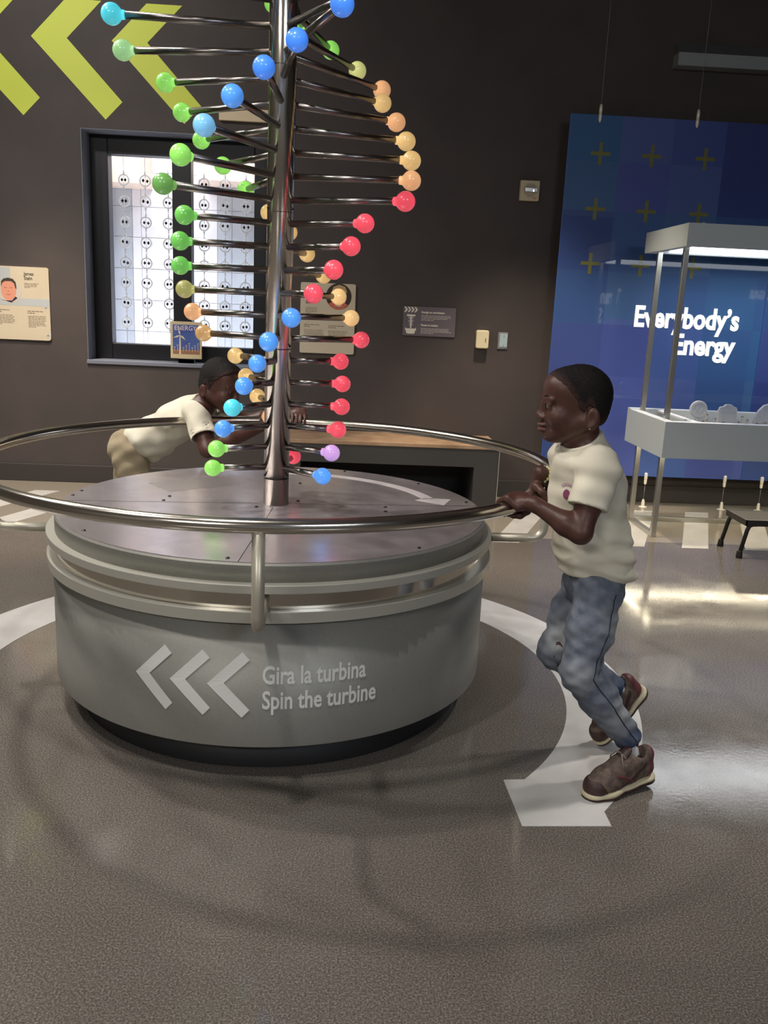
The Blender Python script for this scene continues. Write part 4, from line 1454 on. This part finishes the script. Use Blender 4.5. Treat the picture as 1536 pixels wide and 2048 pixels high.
def shoe(parent, ball, fwd, up, k=1.0):
    """running shoe: ball = ground point under the ball of the foot"""
    F = head_frame(fwd, up)
    P = lambda x, y, z: np.asarray(ball) + (F[0] * x + F[1] * y + F[2] * z) * k
    lo = np.min([P(x, y, z) for x in (-0.15, 0.075) for y in (-0.05, 0.05) for z in (-0.02, 0.12)], 0) - 0.01
    hi = np.max([P(x, y, z) for x in (-0.15, 0.075) for y in (-0.05, 0.05) for z in (-0.02, 0.12)], 0) + 0.01
    up_ = F[2]

    def upper(inf=0.0):
        U = Solid(lo, hi, 0.0026)
        U.chain([(P(-0.116, 0, 0.040), 0.027 * k + inf), (P(-0.06, 0, 0.036), 0.029 * k + inf), (P(0.0, 0, 0.030), 0.034 * k + inf), (P(0.030, 0.003, 0.026), 0.031 * k + inf)], 0.012)
        U.chain([(P(-0.122, 0, 0.072), 0.022 * k + inf), (P(-0.085, 0, 0.066), 0.026 * k + inf), (P(-0.045, 0, 0.060), 0.026 * k + inf), (P(0.0, 0, 0.040), 0.027 * k + inf)], 0.014)
        U.half(P(0, 0, 0.016), -up_)
        return U
    U = upper()
    U.cone(P(-0.093, 0, 0.075), P(-0.098, 0, 0.14), 0.022 * k, 0.026 * k, 0.004, 'cut')
    uo = U.build('shoe', M_SHOE, parent, 2)
    So = Solid(lo, hi, 0.0026)
    So.chain([(P(-0.118, 0, 0.012), 0.031 * k), (P(-0.06, 0, 0.010), 0.029 * k), (P(0.0, 0, 0.010), 0.038 * k), (P(0.034, 0.003, 0.012), 0.033 * k)], 0.012, flat=(up_, 0.40))
    So.half(P(0, 0, 0.0195), up_).half(P(0, 0, 0.0), -up_)
    so_ = So.build('sole', M_SOLE, uo, 1)
    Tr = Solid(lo, hi, 0.0026)
    Tr.chain([(P(-0.118, 0, 0.005), 0.0315 * k), (P(-0.06, 0, 0.004), 0.029 * k), (P(0.0, 0, 0.004), 0.0385 * k), (P(0.034, 0.003, 0.006), 0.0335 * k)], 0.012, flat=(up_, 0.40))
    Tr.half(P(0, 0, 0.0045), up_).half(P(0, 0, -0.003), -up_)
    Tr.build('outsole', M_SHOE_D, uo, 1)

    def patch(test, m_, nm, inf):
        Q = upper(inf)
        X, Y, Z = Q.ax[0][:, None, None], Q.ax[1][None, :, None], Q.ax[2][None, None, :]
        b = np.asarray(ball)
        px, py, pz = X - b[0], Y - b[1], Z - b[2]
        l = [(px * F[i][0] + py * F[i][1] + pz * F[i][2]) / k for i in range(3)]
        Q.d = np.maximum(Q.d, test(*l)).astype(np.float32)
        Q.build(nm, m_, uo, 1)
    patch(lambda x, y, z: np.maximum(0.022 - x + 0.6 * (z - 0.03), z - 0.050), M_SHOE_D, 'toe_cap', 0.0014)
    patch(lambda x, y, z: np.maximum(x + 0.112 + 0.25 * (z - 0.03), z - 0.094), M_SHOE_S, 'heel_counter', 0.0014)
    patch(lambda x, y, z: np.maximum(np.abs((z - 0.034) - 0.55 * (-x - 0.055)) - 0.0075, np.maximum(x + 0.004, -x - 0.108)) + 0 * y, M_SHOE_D, 'side_stripe', 0.0016)
    patch(lambda x, y, z: np.maximum(np.abs((z - 0.036) + 0.5 * (-x - 0.05)) - 0.005, np.maximum(x + 0.012, -x - 0.075)) + 0 * y, M_SHOE_S, 'side_stripe', 0.0018)
    Tg = Solid(lo, hi, 0.0026)
    Tg.chain([(P(-0.062, 0, 0.096), 0.016 * k), (P(-0.035, 0, 0.074), 0.017 * k), (P(-0.005, 0, 0.056), 0.014 * k)], 0.01, flat=(nrm(F[0] * 0.6 + F[2]), 0.5))
    Tg.build('tongue', M_SHOE_D, uo, 1)
    q = MB()
    for i in range(4):
        xx, zz = -0.050 + 0.0135 * i, 0.0925 - 0.0088 * i
        q.tube([P(xx, 0.017, zz - 0.006), P(xx + 0.003, 0.007, zz), P(xx + 0.003, -0.007, zz), P(xx, -0.017, zz - 0.006)], 0.0024, 6)
    for s in (1, -1):
        q.tube([P(-0.047, 0, 0.096), P(-0.040, s * 0.012, 0.094), P(-0.034, s * 0.023, 0.080), P(-0.036, s * 0.027, 0.062)], 0.0022, 6)
    q.build('laces', M_LACE, uo)
    return P


# ---- the boy on the right, running
def boy_running():
    per = thing('person', 'boy in an off-white T-shirt and washed jeans running at the right, pushing the rail', 'person', (0.74, 2.16, 0))
    h_ = nrm((-0.91, -0.42, 0))
    l_ = V3(0.42, -0.91, 0)
    up = V3(0, 0, 1)
    T = nrm((-0.13, -0.04, 1))                    # trunk leans forward
    hip, chest, neckb = V3(0.702, 2.27, 0.555), V3(0.657, 2.262, 0.815), V3(0.628, 2.252, 0.944)
    shL, elL = V3(0.648, 2.145, 0.892), V3(0.604, 2.095, 0.735)
    shR, elR = V3(0.628, 2.370, 0.888), V3(0.668, 2.455, 0.745)
    hc = V3(0.598, 2.245, 1.046)
    HF = head_frame((-0.993, 0.06, -0.03))
    hipL, knL, anL = V3(0.705, 2.205, 0.555), V3(0.652, 2.145, 0.338), V3(0.828, 2.178, 0.118)
    hipR, knR, anR = V3(0.712, 2.335, 0.545), V3(0.630, 2.315, 0.328), V3(0.842, 2.375, 0.182)
    rcL, aL = V3(0.4455, 2.208, 0.769), math.radians(-43.7)
    rcR, aR = V3(0.592, 2.4115, 0.769), math.radians(-33.0)
    rcL = V3(AX + RR * math.cos(aL), AY + RR * math.sin(aL), RZ)
    rcR = V3(AX + RR * math.cos(aR), AY + RR * math.sin(aR), RZ)
    B = Solid((0.36, 2.00, 0.06), (0.98, 2.56, 1.17), 0.003)
    # hidden core of trunk and legs
    B.chain([(hip, 0.07), (chest, 0.075), (neckb - T * 0.03, 0.05)], 0.03, flat=(h_, 0.75))
    B.cone(shL, shR, 0.038, 0.038, 0.04)
    for a_, b_, c_ in ((hipL, knL, anL), (hipR, knR, anR)):
        B.chain([(a_, 0.055), (b_, 0.036), (b_ + (c_ - b_) * 0.35, 0.036), (c_, 0.021)], 0.02)
    B.chain([(neckb - T * 0.02, 0.050), (neckb + T * 0.02, 0.041), (hc + HF[0] * -0.022 + HF[2] * -0.055, 0.041)], 0.02)
    P = sculpt_head(B, hc, HF)
    # arms
    nL, tL = V3(math.cos(aL), math.sin(aL), 0), V3(-math.sin(aL), math.cos(aL), 0)
    nR, tR = V3(math.cos(aR), math.sin(aR), 0), V3(-math.sin(aR), math.cos(aR), 0)
    wL = grip_hand(B, rcL, nL, tL, 1, 8)
    wR = grip_hand(B, rcR, nR, tR, -1, 84)
    B.chain([(shL, 0.040), (shL + (elL - shL) * 0.5, 0.034), (elL, 0.028)], 0.02)
    B.chain([(elL, 0.028), (elL + (wL - elL) * 0.3, 0.030), (wL, 0.0185)], 0.015)
    B.chain([(shR, 0.040), (elR, 0.028), (elR + (wR - elR) * 0.3, 0.030), (wR, 0.0185)], 0.015)

    def sk(v):
        lp = np.linalg.norm((v - P(0.088, 0, -0.064)) / np.array((0.016, 0.016, 0.011)), axis=1)
        return np.clip(1.25 - lp, 0, 1) * 0.9 + 0.12
    body = B.build('body', M_SKIN, per, 1, sk)
    eyes(P, HF, 1.0, per)
    build_hair((hc - 0.13, hc + 0.13), hc, HF, per, M_HAIR)
    q = MB()
    for s in (1, -1):
        pts = [P(0.083, s * 0.014, 0.0165), P(0.080, s * 0.028, 0.019), P(0.069, s * 0.046, 0.0165)]
        q.tube(pts, [0.0022, 0.0028, 0.0014], 6)
    q.build('eyebrows', M_HAIR, per)
    MB().sphere(tuple(P(-0.026, 0.0765, -0.058)), 0.0028, 8).build('ear_stud', M_CHROME, per)
    # T-shirt
    S = Solid((0.46, 2.02, 0.50), (0.90, 2.52, 0.98), 0.0036)
    S.chain([(hip + up * 0.03 + h_ * -0.004, 0.112), (V3(0.682, 2.265, 0.68), 0.105), (chest, 0.106), (neckb - T * 0.055, 0.076)], 0.03, flat=(h_, 0.86))
    S.cone(shL + T * -0.002, shR + T * -0.002, 0.046, 0.046, 0.05)
    S.cone(neckb - T * 0.05, neckb + T * 0.012, 0.068, 0.054, 0.03)
    slL = shL + (elL - shL) * 0.62
    slR = shR + (elR - shR) * 0.62
    S.cone(shL, slL, 0.050, 0.053, 0.03).cone(shR, slR, 0.050, 0.050, 0.03)
    S.folds(0.0022, [(10, 30, 75, 0, 1), (50, 20, -42, 1.4, 0.9), (-30, 62, 30, 0.6, 0.7), (20, 8, 130, 2.2, 0.5)])
    X, Y, Z = S.ax[0][:, None, None], S.ax[1][None, :, None], S.ax[2][None, None, :]
    # bunching above the hem
    bun = np.exp(-((Z - 0.635) / 0.05) ** 2) * np.exp(-(((X - 0.76) / 0.08) ** 2 + ((Y - 2.20) / 0.1) ** 2))
    S.d = (S.d - 0.010 * bun * (1 + np.sin(120 * Z + 40 * X))).astype(np.float32)
    # soft creases gathering at the waist and running up towards the armpit
    al = X * h_[0] + Y * h_[1]
    env = np.exp(-((Z - 0.655) / 0.065) ** 2)
    S.d = (S.d + 0.0026 * env * (np.sin(118 * Z + 38 * al + 1.2 * np.sin(31 * al + 12 * Z)) + 0.5 * np.sin(190 * Z - 45 * al + 2.0))).astype(np.float32)
    env2 = np.exp(-((Z - 0.80) / 0.07) ** 2)
    S.d = (S.d + 0.0009 * env2 * np.sin(70 * Z - 85 * al + 0.8 * np.sin(40 * Z))).astype(np.float32)
    # openings: hem, neck, sleeves
    hemd = (0.580 + 0.004 * np.sin(32 * X + 14 * Y)) - Z
    S.d = np.maximum(S.d, hemd).astype(np.float32)
    axl = nrm(elL - shL)
    axr = nrm(elR - shR)
    for sl_, ax_, sh_ in ((slL, axl, shL), (slR, axr, shR)):
        t_ = (X - sl_[0]) * ax_[0] + (Y - sl_[1]) * ax_[1] + (Z - sl_[2]) * ax_[2]
        rad2 = (X - sl_[0]) ** 2 + (Y - sl_[1]) ** 2 + (Z - sl_[2]) ** 2 - t_ * t_
        S.d = np.where((rad2 < 0.075 ** 2) & (t_ > -0.02), np.maximum(S.d, t_), S.d).astype(np.float32)
        S.cone(sl_ + ax_ * 0.026, sl_ + ax_ * 0.06, 0.043, 0.047, 0.003, 'cut')
    nt_ = nrm(T + h_ * 0.42)
    nk = neckb + T * 0.002 + h_ * 0.004
    t_ = (X - nk[0]) * nt_[0] + (Y - nk[1]) * nt_[1] + (Z - nk[2]) * nt_[2]
    S.d = np.where(((X - nk[0]) ** 2 + (Y - nk[1]) ** 2 < 0.085 ** 2) & (Z > 0.85), np.maximum(S.d, t_), S.d).astype(np.float32)
    S.cone(nk - nt_ * 0.02, nk + nt_ * 0.06, 0.0475, 0.050, 0.003, 'cut', flat=(h_, 0.95))
    S.cone(hip + up * -0.12, hip + up * -0.058, 0.092, 0.092, 0.003, 'cut', flat=(h_, 0.86))
    sh = S.build('t_shirt', M_SHIRT, per, 2)
    # collar rib
    ring = []
    lt = nrm(np.cross(nt_, h_))
    ft = np.cross(lt, nt_)
    for k in range(36):
        a = 2 * PI * k / 36
        ring.append(nk + (ft * math.cos(a) * 0.0495 + lt * math.sin(a) * 0.0525) + nt_ * 0.001)
    MB().tube(ring, 0.0052, 8, closed=True).build('collar', M_SHIRT, sh)
    # printed crest on the left of the chest
    dirv = None
    ec, en = V3(0.576, 2.168, 0.828), nrm(h_ * 0.75 + l_ * 0.66)
    er, eu = nrm(np.cross(up, en)), None
    eu = np.cross(en, er)
    deps = bpy.context.evaluated_depsgraph_get()

    def stuck(poly, nm, m_):
        q = MB()
        vs_ = []
        for (a, b) in poly:
            o_ = ec + er * a + eu * b + en * 0.1 - np.array(wloc(per))
            hit, loc, nn, fi = sh.ray_cast(Vector(o_), Vector(-en))
            p = np.array(loc) + en * 0.0022 + np.array(wloc(per)) if hit else ec + er * a + eu * b
            vs_.append(p)
        q.add(vs_, [tuple(range(len(vs_)))])
        q.build(nm, m_, sh)
    mp_ = mat('plum_print', rgb(126, 62, 92), 0.8)
    mp2 = mat('lilac_print', rgb(188, 158, 172), 0.8)
    stuck([(0.010 * math.cos(a) - 0.002, 0.013 * math.sin(a) - 0.016) for a in [2 * PI * k / 12 for k in range(12)]], 'shirt_crest', mp_)
    for k in range(6):
        a0, a1 = PI * (0.12 + 0.128 * k), PI * (0.12 + 0.128 * (k + 0.8))
        stuck([(0.024 * math.cos(a0), 0.020 * math.sin(a0) - 0.006), (0.024 * math.cos(a1), 0.020 * math.sin(a1) - 0.006), (0.017 * math.cos(a1), 0.012 * math.sin(a1) - 0.006), (0.017 * math.cos(a0), 0.012 * math.sin(a0) - 0.006)], 'shirt_print', mp2)
    # jeans
    Jn = Solid((0.50, 2.06, 0.07), (0.96, 2.50, 0.66), 0.0036)
    Jn.chain([(hip + up * 0.05, 0.088), (hip - up * 0.0, 0.090)], 0.03, flat=(h_, 0.84))
    Jn.chain([(hipL - l_ * 0.006, 0.066), (hipL + (knL - hipL) * 0.5, 0.060), (knL, 0.0475), (knL + (anL - knL) * 0.35, 0.0485), (knL + (anL - knL) * 0.97, 0.038)], 0.03)
    Jn.chain([(hipR, 0.066), (hipR + (knR - hipR) * 0.5, 0.061), (knR, 0.0485), (knR + (anR - knR) * 0.35, 0.048), (knR + (anR - knR) * 0.97, 0.037)], 0.03)
    Jn.folds(0.0013, [(40, 60, 95, 0, 1), (-80, 50, 130, 1.0, 0.9), (60, -40, 210, 2.0, 0.8)])
    for kn, an, hp in ((knL, anL, hipL), (knR, anR, hipR)):
        e = kn + (an - kn) * 0.965
        ax_ = nrm(an - kn)
        t_ = (Jn.ax[0][:, None, None] - e[0]) * ax_[0] + (Jn.ax[1][None, :, None] - e[1]) * ax_[1] + (Jn.ax[2][None, None, :] - e[2]) * ax_[2]
        r2 = (Jn.ax[0][:, None, None] - e[0]) ** 2 + (Jn.ax[1][None, :, None] - e[1]) ** 2 + (Jn.ax[2][None, None, :] - e[2]) ** 2 - t_ * t_
        Jn.d = np.where((r2 < 0.06 ** 2) & (t_ > -0.03), np.maximum(Jn.d, t_), Jn.d).astype(np.float32)
        Jn.cone(e - ax_ * 0.02, e + ax_ * 0.05, 0.030, 0.031, 0.002, 'cut')
        # creases behind the knee
        for j in range(3):
            c = kn + (hp - kn) * (0.02 + 0.13 * j) - h_ * 0.03
            Jn.cone(c + l_ * 0.05, c - l_ * 0.05 + up * 0.01, 0.006, 0.006, 0.012, 'cut')

    def wash(v):
        def blob(c, r):
            return np.exp(-((np.linalg.norm(v - np.asarray(c), axis=1) / r) ** 2))
        f = 0.24 + 0.5 * blob(hipL + (knL - hipL) * 0.5 - h_ * 0.045 + l_ * 0.03, 0.055) + 0.4 * blob(knL + h_ * 0.02 + l_ * 0.03, 0.04)
        f += 0.5 * blob(knL + (anL - knL) * 0.5 + l_ * 0.03 - h_ * 0.02, 0.05)
        f += 0.55 * blob(hipR + (knR - hipR) * 0.75 + h_ * 0.03 + l_ * 0.03, 0.045) + 0.25 * blob(knR + (anR - knR) * 0.4, 0.05)
        f -= 0.5 * blob(anL + (knL - anL) * 0.06, 0.04) + 0.5 * blob(anR + (knR - anR) * 0.08, 0.04)
        return np.clip(f, 0.0, 1)
    jo = Jn.build('jeans', M_JEANS, per, 2, wash)
    # ripped patches on the right thigh and knee
    dr_ = nrm(h_ * 0.55 + l_ * 0.85)
    sr_ = nrm(np.cross(up, dr_))
    for c, a_, b_ in ((hipR + (knR - hipR) * 0.60, 0.010, 0.016), (knR + up * 0.015, 0.013, 0.032), (knR - up * 0.02 + sr_ * 0.012, 0.012, 0.016)):
        vs_ = []
        for k in range(9):
            an = 2 * PI * k / 9
            rj = 1 + 0.3 * math.sin(3.1 * k)
            o_ = c + sr_ * math.cos(an) * a_ * rj + up * math.sin(an) * b_ * rj + dr_ * 0.075 - np.array(wloc(per))
            hit, loc, nn, fi = jo.ray_cast(Vector(o_), Vector(-dr_))
            if hit:
                vs_.append(np.array(loc) + dr_ * 0.001 + np.array(wloc(per)))
        if len(vs_) > 4:
            MB().add(vs_, [tuple(range(len(vs_)))]).build('ripped_patch', M_SHOE_D, jo)
    # seam and pocket stitching
    q = MB()
    for side_pts in ([hipL + (knL - hipL) * t + l_ * 0.2 for t in np.linspace(0.0, 1.0, 14)] + [knL + (anL - knL) * t + l_ * 0.2 for t in np.linspace(0.08, 0.9, 12)],):
        vs_ = []
        for p in side_pts:
            hit, loc, nn, fi = jo.ray_cast(Vector(p - np.array(wloc(per))), Vector(-l_))
            if hit:
                vs_.append(np.array(loc) + l_ * 0.0006 + np.array(wloc(per)))
        q.tube(vs_, 0.0016, 6)
    q.build('side_seam', mat('dark_denim_seam', rgb(34, 40, 54), 0.85), jo)
    # socks and shoes
    So_ = Solid(anL - 0.09, anL + 0.09, 0.003)
    So_.cone(anL + (knL - anL) * 0.22, anL - up * 0.035, 0.0265, 0.0275, 0.0)
    So_.build('sock', M_SOCK, per, 1)
    shoe(per, V3(0.745, 2.110, 0.004), (-0.925, -0.38, -0.09), (-0.06, -0.02, 1), 1.1)
    So_ = Solid(anR - 0.09, anR + 0.09, 0.003)
    axs = nrm(anR - knR)
    So_.cone(anR - axs * 0.03, anR + axs * 0.03, 0.0265, 0.0275, 0.0)
    So_.build('sock', M_SOCK, per, 1)
    fR = nrm((-0.66, -0.20, -0.74))
    upR = nrm(V3(-0.72, -0.25, 0.70))
    upR = nrm(upR - fR * (upR @ fR))
    shoe(per, anR + fR * 0.09 - upR * 0.08, fR, upR, 1.06)
    # bracelet of beads on the right wrist
    q = MB()
    axw = nrm(elR - wR)
    e1 = nrm(np.cross(axw, up))
    e2 = np.cross(axw, e1)
    for k in range(14):
        a = 2 * PI * k / 14
        q.sphere(tuple(wR + axw * 0.012 + (e1 * math.cos(a) + e2 * math.sin(a)) * 0.0225), 0.0055, 8)
    q.build('bracelet', mat('yellow_white_beads', rgb(206, 200, 120), 0.4, noise=(90, rgb(220, 220, 214), 0)), per)
    return per


boy_running()


# ---- the boy behind the turbine, leaning over the rail
def boy_leaning():
    per = thing('person', 'boy in a white shirt and khaki trousers bent over the rail behind the turbine', 'person', (-0.94, 3.88, 0))
    up = V3(0, 0, 1)
    hip, chest, neckb = V3(-0.925, 3.86, 0.622), V3(-0.700, 3.755, 0.760), V3(-0.600, 3.715, 0.828)
    T = nrm(neckb - hip)
    shR, elR = V3(-0.612, 3.640, 0.802), V3(-0.552, 3.540, 0.668)
    shL, elL = V3(-0.590, 3.815, 0.812), V3(-0.440, 3.845, 0.752)
    hc = V3(-0.522, 3.690, 0.922)
    HF = head_frame((0.86, -0.42, -0.22))
    aL, aR = math.radians(88.5), math.radians(97.0)
    rcL = V3(AX + RR * math.cos(aL), AY + RR * math.sin(aL), RZ)
    rcR = V3(AX + RR * math.cos(aR), AY + RR * math.sin(aR), RZ)
    l_ = nrm((0.3, 0.95, 0))
    ft = [V3(-0.99, 3.83, 0.0), V3(-1.16, 4.02, 0.0)]
    hips = [hip + V3(-0.005, -0.055, -0.02), hip + V3(-0.02, 0.06, -0.02)]
    kns = [V3(-0.885, 3.795, 0.335), V3(-1.0, 3.965, 0.325)]
    ans = [f + up * 0.075 for f in ft]
    B = Solid((-1.30, 3.42, 0.03), (-0.06, 4.14, 1.06), 0.004)
    B.chain([(hip, 0.075), (chest, 0.075), (neckb - T * 0.03, 0.05)], 0.03)
    B.cone(shL, shR, 0.038, 0.038, 0.04)
    for a_, b_, c_ in zip(hips, kns, ans):
        B.chain([(a_, 0.055), (b_, 0.036), (c_, 0.022)], 0.02)
    B.chain([(neckb - T * 0.02, 0.048), (hc + HF[0] * -0.022 + HF[2] * -0.055, 0.041)], 0.02)
    P = sculpt_head(B, hc, HF)
    wL = grip_hand(B, rcL, V3(math.cos(aL), math.sin(aL), 0), V3(-math.sin(aL), math.cos(aL), 0), 1, 20)
    wR = grip_hand(B, rcR, V3(-math.cos(aR), -math.sin(aR), 0), V3(math.sin(aR), -math.cos(aR), 0), 1, -10)
    B.chain([(shR, 0.042), (elR, 0.031), (elR + (wR - elR) * 0.35, 0.032), (wR, 0.0195)], 0.015)
    B.chain([(shL, 0.042), (elL, 0.030), (elL + (wL - elL) * 0.35, 0.030), (wL, 0.0195)], 0.015)
    B.build('body', M_SKIN, per, 1, lambda v: np.full(len(v), 0.12))
    eyes(P, HF, 1.0, per)
    build_hair((hc - 0.13, hc + 0.14), hc, HF, per, M_HAIR, top=0.008)
    S = Solid((-1.14, 3.46, 0.48), (-0.44, 4.02, 0.92), 0.004)
    S.chain([(hip + T * 0.05, 0.104), (hip + (chest - hip) * 0.5 - up * 0.012, 0.103), (chest, 0.100), (neckb - T * 0.05, 0.074)], 0.03, flat=(nrm(np.cross(T, l_)), 0.82))
    S.cone(shL, shR, 0.047, 0.047, 0.05)
    S.cone(neckb - T * 0.05, neckb + T * 0.01, 0.062, 0.052, 0.03)
    slR, slL = shR + (elR - shR) * 0.66, shL + (elL - shL) * 0.55
    S.cone(shR, slR, 0.050, 0.056, 0.03).cone(shL, slL, 0.050, 0.050, 0.03)
    S.cone(hip + T * 0.06 - up * 0.05, hip + T * 0.12 - up * 0.085, 0.045, 0.03, 0.03)
    S.folds(0.0026, [(60, 10, 40, 0, 1), (20, 50, -60, 1.2, 0.9), (-50, 30, 55, 0.4, 0.7)])
    X, Y, Z = S.ax[0][:, None, None], S.ax[1][None, :, None], S.ax[2][None, None, :]
    hp = hip + T * 0.03
    S.d = np.maximum(S.d, -((X - hp[0]) * T[0] + (Y - hp[1]) * T[1] + (Z - hp[2]) * T[2])).astype(np.float32)
    for sl_, el_, sh_ in ((slR, elR, shR), (slL, elL, shL)):
        ax_ = nrm(el_ - sh_)
        t_ = (X - sl_[0]) * ax_[0] + (Y - sl_[1]) * ax_[1] + (Z - sl_[2]) * ax_[2]
        r2 = (X - sl_[0]) ** 2 + (Y - sl_[1]) ** 2 + (Z - sl_[2]) ** 2 - t_ * t_
        S.d = np.where((r2 < 0.08 ** 2) & (t_ > -0.02), np.maximum(S.d, t_), S.d).astype(np.float32)
        S.cone(sl_ - ax_ * 0.03, sl_ + ax_ * 0.05, 0.046, 0.050, 0.003, 'cut')
    nk = neckb + T * 0.004
    t_ = (X - nk[0]) * T[0] + (Y - nk[1]) * T[1] + (Z - nk[2]) * T[2]
    r2 = (X - nk[0]) ** 2 + (Y - nk[1]) ** 2 + (Z - nk[2]) ** 2 - t_ * t_
    S.d = np.where(r2 < 0.085 ** 2, np.maximum(S.d, t_), S.d).astype(np.float32)
    S.build('shirt', M_SHIRT, per, 2)
    K = Solid((-1.34, 3.66, 0.04), (-0.72, 4.16, 0.78), 0.004)
    K.chain([(hip + T * 0.06, 0.096), (hip - T * 0.02, 0.103)], 0.03, flat=(nrm(np.cross(T, l_)), 0.9))
    for a_, b_, c_ in zip(hips, kns, ans):
        K.chain([(a_, 0.080), (b_, 0.058), (b_ + (c_ - b_) * 0.9, 0.050)], 0.03)
    K.folds(0.0024, [(40, 60, 60, 0, 1), (-60, 30, 80, 1.0, 0.9)])
    K.half(V3(0, 0, 0.085), -up)
    K.build('trousers', M_KHAKI, per, 2, lambda v: np.clip(0.4 + 0.3 * np.sin(30 * v[:, 0] + 22 * v[:, 2]), 0, 1))
    for f in ft:
        shoe(per, f + V3(0.07, -0.03, 0.003), (0.9, -0.4, 0), (0, 0, 1))
    return per


boy_leaning()
